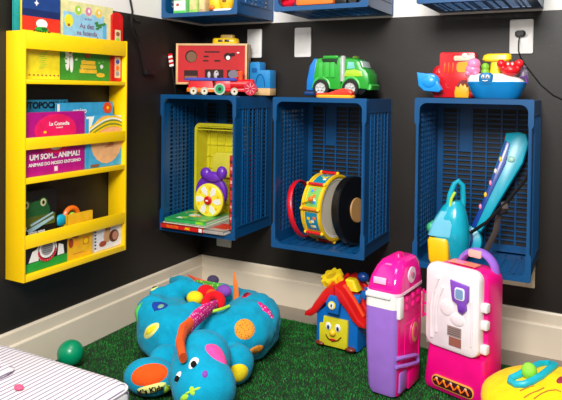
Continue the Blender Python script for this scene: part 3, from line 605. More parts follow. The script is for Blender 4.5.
for g0, g1, c, c2 in ((8, 44, P('print_green', (120, 185, 90)), lgreen), (-36, -2, P('print_teal', (20, 130, 160)), paperw), (-78, -44, P('print_green', (120, 185, 90)), paperw), (54, 88, P('print_teal', (20, 130, 160)), lgreen)):
    a = MB(); arcpatch(a, dg(g0), dg(g1), .014, .066, .1212, c)
    for k in range(7):
        rr = random.Random(k+g0+99); gg = dg(g0+4+(g1-g0-10)*rr.random()); x = rr.uniform(.02, .05); arcpatch(a, gg, gg+.09, x, x+.012, .1218+.0001*k, rr.choice([c2, yellow, skyb, paperw, orange]), 3)
    a.build('printed_panel', t)
for g in (4, 48, -40, 92, -84):
    cy_, cz_ = -.129*math.cos(dg(g)), .129*math.sin(dg(g)); o = MB().tube([(.004, cy_, cz_), (.076, cy_, cz_)], .0055, P('rod_amber', (215, 120, 25)) if g in (4,) else red, n=10).build('tension_rod', t)
    MB().ell((.004, cy_, cz_), (.007, .0068, .0068), dy).build('rod_knob', t); MB().ell((.076, cy_, cz_), (.007, .0068, .0068), dy).build('rod_knob', t)
MB().tube([(.006, -.128, .028), (.045, -.134, .046)], .004, dy, n=8).ell((.050, -.137, .049), (.010, .008, .010), orange).build('beater', t)
t = thing('black_disc_drum', 'black round hand drum with a wooden coloured centre', 'toy drum', (.800, -.165, IZ2+.0035), dg(-12))
Mk = T(0, 0, .128) @ RY(PI/2-.10); MB().lathe([(0, -.016), (.121, -.016), (.126, -.012), (.126, .012), (.121, .016), (0, .016)], mat('gloss_black', (14, 13, 13), .3), X=Mk, n=48).build('shell', t)
MB().lathe([(0, .016), (.046, .016), (.044, .020), (0, .020)], mat('tan_skin', (175, 130, 75), .5), X=Mk, n=32).lathe([(0, -.016), (.046, -.016), (.044, -.020), (0, -.020)], mat('tan_skin', (175, 130, 75), .5), X=Mk, n=32).build('centre', t)
t = thing('red_hoop', 'red plastic hoop leaning behind the yellow drum', 'hoop', (.592, -.17, IZ2+.117))
MB().tube([(-.022*math.sin(k*PI/20), .105*math.cos(k*PI/20), .105*math.sin(k*PI/20)) for k in range(40)], .011, P('hoop_red', (205, 15, 35)), closed=True, n=10, flat=.4).build('ring', t)

# ------------------------------------------------------------ inside the third crate
IZ3 = .337+.008
t = thing('toy_vacuum', 'teal dome shaped toy with yellow box and arched handle', 'toy', (1.157, -.215, IZ3)); tl = P('teal_gloss', (20, 165, 190), .2)
MB().loft([(.0, 0, 0, .030, .04, .008), (.012, -.002, 0, .034, .042, .01), (.075, -.006, 0, .034, .042, .01), (.084, -.006, 0, .030, .038, .01)], P('box_yellow', (250, 190, 10)), X=T(-.012, -.02, 0)).build('yellow_box', t)
MB().loft([(.0, .03, .01, .030, .035, .03), (.03, .03, .01, .040, .042, .04), (.085, .012, 0, .064, .055, .045), (.115, .010, 0, .062, .052, .045), (.15, .015, .0, .052, .046, .04), (.185, .022, 0, .036, .034, .03), (.205, .025, 0, .020, .02, .018)], tl, n=7).build('dome', t)
MB().loft([(.090, -.01, -.035, .045, .020, .018), (.13, -.004, -.034, .038, .018, .016), (.172, .006, -.026, .022, .012, .012)], P('pale_window', (110, 190, 215), .15)).build('window', t)
MB().tube([(.005, -.02, .17), (.010, -.01, .225), (.022, 0, .262), (.036, .0, .272), (.048, .005, .258), (.050, .01, .21), (.048, .01, .17)], .009, tl, n=10).build('handle', t)
MB().tube([(.012, -.030, .165), (.018, -.022, .215), (.027, -.012, .235)], .005, P('lime_trim', (180, 210, 60)), n=8).build('trim', t)
for sy in (-1, 1): MB().ell((-.046, sy*.02-.01, .112), (.016, .016, .018), P('knob_green', (60, 175, 120))).build('knob', t)
# guitar
t = thing('toy_guitar', 'teal and dark blue toy guitar leaning in the crate on its black strap', 'toy guitar', (1.213, -.135, IZ3)); gt_ = P('guitar_teal', (0, 165, 190), .3); gn = P('guitar_navy', (15, 60, 150), .25)
Mg = T(0, 0, 0) @ RX(-.22)
MB().prism(circ(0, .055, .046, .052, 28), -.022, .018, gt_, .006, X=Mg).build('body', t)
MB().prism(circ(-.012, .060, .030, .042, 24), -.0245, -.020, gn, .001, X=Mg).build('body_plate', t)
MB().prism([(.008, .100), (.042, .088), (.092, .190), (.166, .335), (.182, .405), (.172, .435), (.150, .442), (.106, .436), (.100, .400), (.048, .215)], -.024, .012, gt_, .006, X=Mg).build('neck', t)
MB().prism([(.010, .105), (.024, .100), (.062, .205), (.112, .33), (.122, .400), (.106, .410), (.098, .380), (.050, .215)], -.0275, -.020, gn, .001, X=Mg).build('fret_strip', t)
for k in range(5): MB().ell((.036+.0145*k, -.028, .175+.042*k), (.005, .003, .009), [lpink, yellow, lpink, paperw, yellow][k], X=Mg).build('button', t)
MB().ell((.110, -.010, .418), (.010, .010, .014), red, X=Mg).build('red_knob', t); MB().ell((.128, -.026, .345), (.013, .006, .011), P('mint', (165, 215, 195)), X=Mg).build('round_button', t)
MB().prism(rrect(.135, .165, .418, .432, .004), -.021, -.015, lgreen, X=Mg).build('head_mark', t)
MB().tube([(.200, .03, .34), (.185, -.02, .29), (.13, -.045, .21), (.07, -.055, .14), (.01, -.045, .09)], .010, mat('strap_black', (30, 26, 26), .8), n=8, flat=.25).build('strap', t)
MB().tube([(.12, -.045, .21), (.125, -.05, .19), (.12, -.03, .17), (.10, -.01, .16), (.09, 0, .10), (.06, .01, .03)], .010, mat('strap_brown', (75, 62, 58), .8), n=8, flat=.25).build('strap', t)
t = thing('toy_box', 'dark low toy box resting behind the yellow box in the guitar crate', 'toy', (1.36, -.10, IZ3)) if False else None

# ------------------------------------------------------------ inside the upper crates
UZ = 1.209+.008
for x0, x1, m_, hh, lb in ((.036, .100, cv('box_green', (120, 200, 120)), .19, 'pale green game box in the upper left crate'), (.116, .158, cv('box_lime', (150, 205, 90)), .17, 'narrow lime box in the middle of the upper left crate'), (.162, .196, cv('box_tan', (190, 165, 120)), .16, 'tan box beside the lime box in the upper left crate')):
    t = thing('game_box', lb, 'box', ((x0+x1)/2, -.24, UZ)); W = (x1-x0)/2
    MB().box(-W, W, -.03, .08, 0, hh, m_, .001).build('carton', t)
    if x0 < .05:
        a = MB(); R(a, -W+.004, W-.004, .02, .06, -.0304, paperw)
        for k in range(7): rr = random.Random(k); D(a, rr.uniform(-.018, .018), rr.uniform(.03, .16), .008, .006, -.031-.0001*k, rr.choice([red, MC['cover_rust']]))
        R(a, -W+.004, W-.004, .004, .016, -.0304, cv('box_green2', (70, 190, 80))); a.build('carton_print', t)
    else: MB().box(-W+.006, W-.006, -.0306, -.030, .02, hh-.02, cv('carton_%d' % int(x0*100), (205, 190, 130))).build('carton_print', t)
t = thing('toy_duck', 'yellow plush duck toys heap beside the boxes in the upper left crate', 'toy', (.262, -.235, UZ)); dyw = P('duck_yellow', (240, 190, 25), .5)
MB().ell((-.035, 0, .045), (.030, .03, .045), dyw).ell((.015, 0, .055), (.034, .03, .04), dyw).ell((.040, -.01, .075), (.018, .02, .02), dyw).build('body', t)
MB().ell((-.040, -.028, .025), (.014, .008, .010), orange).ell((.020, -.030, .05), (.010, .006, .007), brown).build('beak', t); MB().loft([(0, .015, -.01, .045, .03, .02), (.012, .015, -.01, .050, .032, .02), (.016, .015, -.01, .046, .03, .02)], paperw).build('white_tray', t)
t = thing('toy_drill', 'orange tool toy with a red round nozzle in the upper middle crate', 'toy', (.60, -.245, UZ)); 
MB().lathe([(0, 0), (.026, 0), (.028, .01), (.024, .02), (.015, .03)], P('nozzle_red', (230, 25, 55)), X=T(-.030, -.02, .028) @ RX(PI/2)).build('nozzle', t)
MB().box(.0, .150, -.025, .03, .010, .075, P('tool_orange', (245, 120, 50)), .008).build('body', t); MB().box(.152, .20, -.02, .03, .004, .06, black, .01).build('handle', t)
t = thing('toy_binoculars', 'black toy binoculars at the right of the upper middle crate', 'toy', (.845, -.24, UZ+.004))
for x in (-.02, .02): MB().lathe([(0, 0), (.017, 0), (.019, .008), (.015, .05), (.013, .07), (0, .07)], black, X=T(x, -.03, .0195) @ RX(-PI/2)).build('barrel', t)

# ------------------------------------------------------------ floor: striped mattress
def stripemat():
    m = bpy.data.materials.new('ticking_stripes'); m.use_nodes = True; nt = m.node_tree; b = nt.nodes['Principled BSDF']
    tc = nt.nodes.new('ShaderNodeTexCoord'); sp = nt.nodes.new('ShaderNodeSeparateXYZ'); nt.links.new(tc.outputs['Object'], sp.inputs[0])
    mu = nt.nodes.new('ShaderNodeMath'); mu.operation = 'MULTIPLY'; mu.inputs[1].default_value = 1/.0165; nt.links.new(sp.outputs['X'], mu.inputs[0])
    fr_ = nt.nodes.new('ShaderNodeMath'); fr_.operation = 'FRACT'; nt.links.new(mu.outputs[0], fr_.inputs[0])
    r = nt.nodes.new('ShaderNodeValToRGB'); nt.links.new(fr_.outputs[0], r.inputs['Fac']); e = r.color_ramp.elements
    e[0].color = (*lin((232, 226, 230)), 1); e[1].position = 1; e[1].color = (*lin((232, 226, 230)), 1)
    for p_, c_ in ((.60, (236, 230, 234)), (.68, (128, 112, 145)), (.84, (128, 112, 145)), (.92, (236, 230, 234))): q = e.new(p_); q.color = (*lin(c_), 1)
    nt.links.new(r.outputs['Color'], b.inputs['Base Color']); b.inputs['Roughness'].default_value = .85; return m
sm = stripemat()
mt = thing('play_mat', 'thick striped play mattress at the lower left, edge towards the wall', 'mattress', (0, 0, .0135))
mb = MB(); V = []; F = []; x0, x1, y0, y1, r, hh = .018, .545, -2.05, -1.075, .035, .137
ol = rrect(x0, x1, y0, y1, r, 6); secs = [(.0, .012), (.01, .003), (.03, 0), (.107, 0), (.124, .005), (.133, .014), (.136, .03)]
cx, cy = (x0+x1)/2, (y0+y1)/2; N = len(ol)
for z, ins in secs:
    for x, y in ol: V.append((x-ins*(1 if x > cx else -1), y-ins*(1 if y > cy else -1), z))
for i in range(len(secs)-1):
    for k in range(N): F.append((i*N+k, i*N+(k+1) % N, (i+1)*N+(k+1) % N, (i+1)*N+k))
F.append(tuple(range(N))[::-1]); F.append(tuple((len(secs)-1)*N+k for k in range(N)))
mb.raw(V, F, sm); mb.build('mattress_pad', mt, 60)
MB().tube([(x-.003*(1 if x > cx else -1), y-.003*(1 if y > cy else -1), .120) for x, y in ol], .0032, P('piping_white', (228, 222, 224), .8), closed=True, n=6).build('piping', mt)
t = thing('floral_cushion', 'pink patterned cushion with striped border on the play mattress', 'cushion', (.150, -1.330, .1505), 0)
MB().loft([(0, 0, 0, .085, .13, .03), (.010, 0, 0, .095, .14, .03), (.018, 0, 0, .088, .132, .03)], sm).build('border', t)
MB().loft([(.016, 0, 0, .070, .115, .02), (.024, 0, 0, .066, .110, .02)], dotmat('floral_pink', (150, 80, 90), (225, 190, 195), 90, .3)).build('centre', t)
MB().ell((.175, .075, .006), (.014, .010, .006), P('rose_spot', (240, 90, 130), .8)).build('rosette', t)

# green ball
o = MB().ell((0, 0, 0), (.0415, .0415, .0415), P('ball_green', (0, 140, 95), .3), u=32, v=20).build('ball'); o.location = (.106, -.880, .0545)
tag(o, 'small shiny green plastic ball between mattress and baseboard', 'ball')

# ------------------------------------------------------------ toy house
t = thing('toy_house', 'blue and red toy house with smiling yellow door', 'toy house', (.806, -.245, .0135), dg(-3)); hb2 = P('house_blue', (15, 105, 190))
MB().prism([(-.076, .0), (.084, .0), (.084, .108), (.06, .13), (0, .190), (-.05, .13), (-.076, .108)], -.082, .09, hb2, .006).build('walls', t)
for s_ in (-1, 1):
    pts = [(0, .222), (s_*.030, .208), (s_*.075, .150), (s_*.094, .122), (s_*.116, .108), (s_*.118, .094), (s_*.092, .096), (s_*.070, .112), (s_*.045, .145), (0, .188)]
    if s_ < 0: pts = pts[::-1]
    MB().prism(pts, -.100, .095, P('roof_red', (210, 25, 25)), .007).build('roof_panel', t)
    rb = MB()
    for k in range(4): y = -.06+k*.042; rb.tube([(s_*.020, y, .218), (s_*.060, y, .174), (s_*.096, y, .122)], .007, P('roof_red', (210, 25, 25)) if k % 2 else P('roof_orange', (225, 70, 30)), n=8)
    rb.build('roof_rib', t)
for k in range(3): MB().box(.045, .075, -.05+k*.05, -.025+k*.05, .168, .196, hb2, .004, X=T(0, 0, -.012)).build('roof_tile', t)
MB().prism([(-.022, .128), (.022, .128), (.026, .165), (.012, .190), (-.012, .190), (-.026, .165)], -.112, -.098, hb2, .004).build('gable', t)
MB().lathe([(0, 0), (.014, 0), (.014, .004), (0, .005)], P('badge_yellow', (235, 215, 90)), X=T(0, -.1125, .158) @ RX(PI/2)).lathe([(0, 0), (.010, 0), (.010, .002), (0, .002)], P('badge_white', (235, 235, 225)), X=T(0, -.117, .158) @ RX(PI/2)).ell((0, -.119, .158), (.003, .002, .006), black).build('badge', t)
gy = P('gear_yellow', (235, 205, 30)); go = [((.040 if k % 4 < 2 else .032)*math.cos(2*PI*k/32)-.03, .215+(.030 if k % 4 < 2 else .023)*math.sin(2*PI*k/32)) for k in range(32)]
go = [((.042 if k % 4 < 2 else .034)*math.cos(2*PI*k/32), (.042 if k % 4 < 2 else .034)*math.sin(2*PI*k/32)) for k in range(32)]; gi = circ(0, 0, .020, .020, 32)
Mq = T(-.045, -.02, .222) @ RX(.45) @ RY(-.25) @ RX(PI/2); a = MB(); a.ring(go, gi, -.012, .012, gy, X=Mq @ RX(PI)); a.lathe([(0, -.008), (.022, -.008), (.022, -.004), (0, -.004)], P('gear_dark', (200, 165, 25)), X=Mq @ RX(PI/2)); a.build('gear', t)
MB().tube([(-.045, -.02, .17), (-.045, -.02, .222)], .010, gy, n=10).build('gear_post', t)
MB().loft([(.195, .045, -.02, .020, .022, .01), (.228, .030, -.02, .018, .020, .008), (.232, .030, -.02, .014, .016, .008)], gy).build('chimney', t)
MB().ell((.045, .05, .222), (.022, .018, .018), P('knob_blue', (15, 60, 130))).build('blue_knob', t); MB().ell((-.085, -.06, .130), (.010, .010, .010), hb2).build('side_peg', t)
MB().prism([(-.058, .004), (.050, .004), (.052, .092), (.050, .106), (-.042, .106), (-.045, .080), (-.058, .078)], -.094, -.080, P('door_yellow', (215, 205, 40)), .004).build('door', t)
fc = MB()
for x in (-.022, .014): fc.ell((x, -.0945, .075), (.011, .003, .014), paperw).ell((x+.001, -.0975, .073), (.005, .0015, .008), P('iris_blue', (30, 90, 150))).ell((x+.001, -.099, .073), (.003, .001, .005), black)
fc.build('eyes', t); MB().ell((-.004, -.098, .055), (.012, .009, .011), P('nose_yellow', (240, 195, 40))).build('nose', t)
MB().tube([(-.032, -.0950, .044), (-.022, -.0955, .032), (-.004, -.0960, .025), (.016, -.0955, .032), (.028, -.0950, .046)], .0022, P('mouth_dark', (90, 40, 20)), n=6).build('mouth', t)
MB().prism([(-.012, .027), (.008, .027), (.014, .032), (-.002, .034), (-.016, .032)], -.0965, -.094, red).build('tongue', t)
for x in (-.055, .06): MB().ell((x, -.088, .008), (.020, .014, .0078), P('foot_brown', (110, 40, 25))).build('foot', t)

# ------------------------------------------------------------ pink and purple toy case (left)
t = thing('toy_suitcase', 'tall pink and purple toy suitcase with clear pink lid, narrow side to the front', 'toy suitcase', (1.062, -.484, .0135), dg(-7)); pk = P('case_pink', (238, 8, 130)); vi = P('case_violet', (158, 112, 208))
S = T(0, 0, 0)
MB().loft([(0, .006, .012, .038, .090, .02), (.02, .004, .01, .043, .094, .02), (.15, .002, .008, .048, .098, .022), (.27, .0, .006, .050, .099, .022), (.285, .0, .006, .050, .099, .022)], pk).build('body', t)
MB().loft([(.001, -.001, -.066, .040, .018, .014), (.02, -.003, -.069, .0455, .021, .016), (.15, -.004, -.074, .0505, .022, .018), (.262, -.004, -.076, .0515, .022, .018)], vi).build('violet_front', t)
MB().loft([(.2625, -.004, -.076, .0515, .022, .018), (.29, -.003, -.076, .0515, .022, .018), (.308, -.002, -.075, .0505, .021, .016)], white).build('white_band', t)
MB().box(-.050, .030, -.104, -.094, .292, .306, white, .003).build('latch', t)
clear = mat('clear_pink_lid', (245, 25, 150), .12, .03, 10, alpha=.93)
MB().loft([(.308, 0, 0, .053, .094, .022), (.314, 0, 0, .054, .095, .022), (.345, .001, .004, .051, .088, .026), (.372, .003, .012, .045, .074, .026), (.388, .004, .018, .037, .060, .024), (.394, .004, .02, .026, .045, .02)], clear, n=7).build('lid', t)
MB().loft([(.302, 0, 0, .055, .096, .022), (.310, 0, 0, .055, .096, .022)], P('lid_edge_white', (240, 205, 225))).build('lid_edge', t)
MB().box(-.028, .012, -.096, -.0905, .332, .352, P('label_pale', (245, 190, 225)), .002).build('front_label', t)
a = MB(); Mh = T(.0530, .0, .348) @ RZ(PI/2); a.prism(circ(.0, 0, .026, .024), -.002, .002, P('heart_white', (235, 205, 220)), X=Mh); a.prism(circ(-.006, .004, .008), -.003, 0, lpink, X=Mh); a.prism(circ(.008, -.004, .010), -.003, 0, P('heart_grey', (170, 130, 150)), X=Mh); a.build('lid_sticker', t)
a = MB()
for x, y in ((-.02, -.05), (.01, -.03), (-.005, .0), (.0, -.065)): a.box(x-.010, x+.010, y-.010, y+.010, .380, .384, P('lid_print', (245, 120, 190)), .001, X=T(0, .02, .0) )
a.build('lid_print', t)
MB().loft([(.392, .004, .015, .014, .02, .01), (.404, .004, .015, .010, .016, .008)], pk).build('lid_knob', t)
for x in (.044,): MB().box(.040, .056, -.088, -.060, .235, .300, white, .004).build('hinge_strip', t)
for z in (.250, .275):
    for y in (-.03, .02, .06): MB().ell((.046, y, z+.004), (.009, .014, .012), pk).build('bump', t)
Mo = T(.0495, .03, .165) @ RZ(PI/2); MB().prism(circ(0, 0, .034, .040, 28), -.004, .004, P('oval_pink', (225, 40, 130)), .001, X=Mo).prism(circ(0, 0, .022, .030, 28), -.006, 0, P('oval_gold', (205, 140, 90)), X=Mo).prism(circ(0, 0, .012, .018), -.0075, 0, P('oval_magenta', (200, 30, 110)), X=Mo).build('oval_badge', t)
MB().tube([(.046, -.088, .120), (.057, -.06, .118), (.060, .02, .098), (.060, .040, .088), (.060, .042, .072), (.060, .03, .070), (.057, -.05, .090), (.046, -.088, .096)], .006, vi, n=8, flat=1).build('clip', t)
MB().box(.040, .052, -.070, -.02, .01, .070, vi, .004).build('drawer', t); MB().box(.046, .056, -.016, .07, .004, .06, pk, .004).build('lower_panel', t)
a = MB(); a.box(.044, .052, -.04, .078, .20, .206, pk, .002); a.box(.044, .052, .07, .078, .03, .20, pk, .002); a.box(.044, .052, -.04, -.034, .08, .20, pk, .002); a.build('door_frame', t)
a = MB()
for z in (.20, .235, .27): a.box(.050, .070, .094, .102, z-.004, z+.004, pk, .002)
for x in (.053, .069): a.box(x-.003, x+.003, .094, .102, .19, .28, pk, .002)
a.build('side_rack', t)

# ------------------------------------------------------------ pink case with white door
t = thing('toy_suitcase', 'hot pink toy suitcase with white front door and violet handle', 'toy suitcase', (1.266, -.402, .0135), dg(-19))
W2 = .094
MB().prism([(-W2-.004, 0), (W2+.002, 0), (W2, .12), (W2, .33)]+[(W2-.035+.035*math.cos(a_), .345+.035*math.sin(a_)) for a_ in [k*PI/10 for k in range(6)]]+[(-W2+.035+.035*math.cos(a_), .345+.035*math.sin(a_)) for a_ in [PI/2+k*PI/10 for k in range(6)]]+[(-W2, .33), (-W2, .12)], -.055, .035, pk, .008).build('body', t)
MB().loft([(0, 0, -.05, W2+.004, .025, .01), (.02, 0, -.055, W2+.005, .03, .012), (.132, 0, -.052, W2-.002, .022, .012)], pk).build('lower_cover', t)
MB().prism(rrect(-W2-.002, W2-.012, .134, .386, .03, 7), -.086, -.050, P('door_white', (236, 226, 230), .35), .009).build('white_door', t)
a = MB(); wr = MC['door_white']
a.tube([(-.072, -.086, .16), (-.074, -.087, .25), (-.066, -.087, .31), (-.052, -.087, .345)], .006, wr, n=8); a.tube([(-.056, -.086, .18), (-.056, -.087, .25), (-.048, -.087, .29), (-.036, -.087, .32)], .005, wr, n=8)
a.ell((-.022, -.085, .262), (.024, .0045, .026), wr); a.ell((.014, -.085, .235), (.026, .005, .020), wr); a.tube([(.060, -.086, .17), (.062, -.087, .24), (.058, -.087, .30)], .004, wr, n=8); a.build('relief', t)
for z in (.165, .235, .285): MB().box(W2-.014, W2+.006, -.074, -.052, z-.013, z+.013, wr, .004).build('hinge', t)
for z in (.155,): MB().box(-W2-.014, -W2+.004, -.06, -.035, z-.03, z+.02, P('clip_cream', (205, 195, 185)), .004).build('side_clip', t)
MB().prism([(-.008, .350), (.052, .343), (.052, .300), (.044, .288), (.046, .272), (.034, .258), (.020, .262), (.016, .284), (.0, .292), (-.004, .315)], -.096, -.084, P('lock_violet', (130, 75, 185)), .003).build('lock', t)
MB().prism(rrect(.010, .042, .298, .334, .008), -.0985, -.095, P('lock_face', (225, 230, 245)), .001).prism(rrect(.014, .038, .302, .330, .006), -.0995, -.098, P('lock_print', (120, 150, 190))).build('lock_display', t)
MB().prism(circ(.032, .276, .010), -.099, -.095, P('lock_violet2', (110, 60, 170)), .001).build('lock_button', t)
a = MB(); R(a, -.018, .028, .182, .212, -.0875, P('sticker_grey', (150, 130, 125), .5)); R(a, -.012, .028, .154, .180, -.0875, P('sticker_brown', (150, 90, 75), .5))
for k in range(4): R(a, -.014, .024, .187+.006*k, .189+.006*k, -.0882, P('sticker_ink', (90, 75, 75), .5))
a.build('sticker', t)
a = MB(); a.prism(rrect(-.068, .070, .016, .050, .016), -.0870, -.080, P('logo_gold', (225, 165, 60)), .001); a.prism(rrect(-.065, .067, .019, .047, .013), -.0880, -.085, P('logo_dark', (60, 20, 35)), .001)
a.tube([(-.058+.006*k, -.0895, .033+.0075*math.sin(k*1.55)) for k in range(20)], .0026, orange, n=6)
for k in range(5): a.prism(circ(-.050+.024*k, .040, .004, .005, 10), -.0900, -.087, [cream, yellow][k % 2])
a.build('logo', t)
hp = [(.058*math.cos(PI*k/16)+.020, .018, .362+.058*math.sin(PI*k/16)) for k in range(17)]
MB().tube(hp, .0105, purple, n=10, flat=1.7).build('handle', t); MB().prism(rrect(-.002, .040, .404, .426, .006), -.003, .008, P('handle_sticker', (225, 170, 160)), .001).build('handle_sticker', t)
a = MB(); a.prism([(-.05, .3845), (.04, .3845), (.04, .3865), (-.05, .3865)], -.035, .0, P('top_print', (240, 140, 110))); a.prism([(-.03, .3865), (.0, .3865), (.0, .3885), (-.03, .3885)], -.03, -.01, lpink); a.build('top_print', t)

# ------------------------------------------------------------ plush helpers
def evalmesh(o):
    bpy.context.view_layer.update(); dg_ = bpy.context.evaluated_depsgraph_get(); me = bpy.data.meshes.new_from_object(o.evaluated_get(dg_)); me.name = o.data.name
    old = o.data; o.modifiers.clear(); o.data = me; me.polygons.foreach_set('use_smooth', [True]*len(me.polygons)); return o
def soft(mb, name, parent, voxel=.006, smooth=8, wr=.004, wscale=9, seed=0):
    o = mb.build(name, parent); m = o.modifiers.new('r', 'REMESH'); m.mode = 'VOXEL'; m.voxel_size = voxel
    s_ = o.modifiers.new('s', 'SMOOTH'); s_.factor = .5; s_.iterations = smooth; evalmesh(o)
    me = o.data
    if wr:
        nv = [v.normal.copy() for v in me.vertices]
        for v, nn in zip(me.vertices, nv):
            p = v.co*wscale+Vector((seed, seed*2, 0)); q = noise.noise(p)*.7+noise.noise(p*2.3)*.35; v.co += nn*wr*(q-.35*max(0, 1-abs(noise.noise(p*.8+Vector((5, 1, 2))))*9)**2*(wr > .01))
    me.update(); return o
class Surf:
    def __init__(s, objs, root):
        V = []; F = []
        for o in objs:
            k = len(V); V += [v.co.copy() for v in o.data.vertices]; F += [[i+k for i in p.vertices] for p in o.data.polygons]
        s.t = BVHTree.FromPolygons(V, F); s.o = root.location.copy()
    def hit(s, u, v):                                         # where a sight line meets the plush surface, in its local frame
        d = (Fw+Rt*(u-281)/FPX-Up*(v-CYP)/FPX).normalized(); p, n_, i, _ = s.t.ray_cast(CAM-s.o, d); return p, n_
    def patch(s, p, n_, ru, rv, rot, m, name, parent, puff=.002, off=.0012, shape=None, rings=5, seg=24):
        z = Vector((0, 0, 1)); a = z.cross(n_).normalized() if abs(n_.z) < .98 else Vector((1, 0, 0)); b = n_.cross(a)
        a, b = a*math.cos(rot)+b*math.sin(rot), b*math.cos(rot)-a*math.sin(rot); V = []; F = []
        for i in range(rings+1):
            q = i/rings
            for k in range(seg):
                g = 2*PI*k/seg; sh = shape(g) if shape else 1
                w_ = p+a*(math.cos(g)*ru*q*sh)+b*(math.sin(g)*rv*q*sh); h_, _, _, _ = s.t.ray_cast(w_+n_*.04, -n_, .12)
                if h_ is None: h_ = s.t.find_nearest(w_)[0]
                V.append(h_+n_*(off+puff*(1-q**4) if i < rings else -.0008))
        for i in range(rings):
            for k in range(seg): F.append((i*seg+k, (i+1)*seg+k, (i+1)*seg+(k+1) % seg, i*seg+(k+1) % seg))
        F.append(tuple(range(seg))); mb = MB(); mb.raw(V, F, m); return mb.build(name, parent, 80)
# ------------------------------------------------------------ plush nest
pb = plush('plush_blue', (0, 150, 186)); HX, HY = .415, -.545
hp_ = thing('plush_nest', 'round turquoise plush activity cushion shaped like a hippo lying on the grass', 'plush toy', (HX, HY, .016))
mb = MB(); n1, n2 = 40, 18; V = []; F = []
for i in range(n1):
    a_ = 2*PI*i/n1; back = max(0, math.cos(a_-2.05)); rr = .092+.007*math.sin(3*a_+1)-.022*back; RR = .152+.006*back
    for k in range(n2):
        b_ = 2*PI*k/n2; x = (RR+rr*math.cos(b_)*1.05)*math.cos(a_); y = (RR+rr*math.cos(b_)*1.05)*math.sin(a_); z = .094-.014*back+rr*1.06*math.sin(b_)+.012*math.cos(a_-2.2)*(1 if math.sin(b_) > 0 else 0); V.append((x, y, max(z, .001)))
for i in range(n1):
    for k in range(n2): F.append((i*n2+k, ((i+1) % n1)*n2+k, ((i+1) % n1)*n2+(k+1) % n2, i*n2+(k+1) % n2))
mb.raw(V, F, pb); mb.ell((0, 0, .05), (.14, .14, .048), pb)
mb.tube([(-.17, -.10, .17), (-.10, -.01, .195), (-.02, .04, .185)], [.03, .035, .012], pb); mb.tube([(-.07, -.16, .15), (.02, -.12, .17), (.06, -.07, .15)], [.03, .03, .012], pb)
mb.ell((-.12, -.15, .15), (.07, .06, .05), pb)
ringo = soft(mb, 'cushion_body', hp_, .007, 12, .012, 13, 3)
def L(u, v, z):                                               # sight line to height z, in the nest's frame
    d = (Fw+Rt*(u-281)/FPX-Up*(v-CYP)/FPX); k = (z-CAM.z)/d.z; q = CAM+d*k; return q-hp_.location
mb = MB(); q = L(202, 360, .125); mb.ell(tuple(q), (.088, .085, .085), pb, u=28, v=18); q = L(204, 386, .095); mb.ell(tuple(q), (.092, .085, .080), pb, u=28, v=18); q = L(199, 374, .11); mb.ell(tuple(q), (.086, .085, .082), pb, u=28, v=18)
head = soft(mb, 'head', hp_, .007, 12, .003, 12, 9)
for u, v, z, r_, rz_ in ((150, 377, .064, (.080, .055, .054), .35), (237, 364, .068, (.050, .062, .060), .0)):
    q = L(u, v, z); mb = MB(); mb.ell((0, 0, 0), r_, pb, X=T(*q) @ RZ(rz_)); c_ = q*.78; mb.ell((c_.x, c_.y, .062), (.05, .05, .05), pb); soft(mb, 'paw', hp_, .007, 6, .003, 12, 4)
S1 = Surf([o for o in hp_.children if o.type == 'MESH'], hp_)
def px(u, v, ru, rv, rot, m, name, **k):
    p, n_ = S1.hit(u, v)
    if p is None: print('MISS', name, u, v); return None
    return S1.patch(p, n_, ru, rv, rot, m, name, hp_, **k)
yl = plush('plush_yellow', (240, 215, 30)); orr = plush('plush_orange', (240, 85, 20)); pkp = plush('plush_pink', (240, 75, 155)); gr = plush('plush_green', (90, 200, 90)); nv = plush('plush_navy', (20, 60, 150))
mag = dotmat('plush_magenta_dots', (225, 15, 130), (250, 190, 225), 110, .3); gold = dotmat('plush_gold_dots', (240, 150, 40), (120, 80, 30), 160, .28); lim = plush('plush_lime', (175, 225, 60)); crm = plush('plush_cream', (225, 225, 130)); drd = plush('plush_dark_red', (110, 15, 40)); blk = plush('plush_black', (14, 14, 14)); wht = plush('plush_white', (235, 235, 230))
px(150, 331, .040, .018, .75, crm, 'spot'); px(151, 330, .026, .010, .75, yl, 'spot', off=.004)
px(136, 313, .018, .036, .1, gr, 'spot'); px(160, 306, .030, .024, 0, nv, 'porthole'); px(161, 307, .013, .012, 0, plush('plush_sage', (120, 170, 140)), 'porthole_centre', off=.004)
px(155, 288, .022, .012, 0, crm, 'buttonhole'); px(155, 288, .015, .007, 0, blk, 'buttonhole_centre', off=.004)
px(245, 329, .036, .034, 0, gold, 'spot'); px(266, 309, .016, .038, .2, mag, 'spot'); px(256, 350, .030, .020, 0, gold, 'spot'); px(246, 295, .026, .017, 0, P('vinyl_red', (190, 20, 60), .8), 'porthole'); px(246, 295, .018, .011, 0, drd, 'porthole_centre', off=.004)
px(149, 374, .060, .032, .20, orr, 'paw_sole'); px(151, 389, .044, .013, .25, crm, 'name_patch', off=.0045)
px(239, 374, .036, .030, -.3, yl, 'paw_sole')
px(217, 354, .026, .040, -.1, pkp, 'cheek_patch', puff=.010)
px(193.5, 363, .013, .019, 0, wht, 'eye_white', puff=.004); px(194, 365, .008, .010, 0, blk, 'pupil', off=.007)
px(178, 377, .009, .016, .1, wht, 'eye_white', puff=.004); px(178, 379, .006, .009, 0, blk, 'pupil', off=.007)
px(205, 374, .008, .011, 0, plush('plush_violet', (130, 70, 170)), 'nostril', puff=.003)
px(192, 391, .024, .011, .5, lim, 'mouth_patch', shape=lambda g: .75+.35*math.cos(4*g)); px(184, 398, .018, .008, .7, lim, 'mouth_patch')
px(169, 386, .014, .030, -.1, lim, 'cheek_patch')
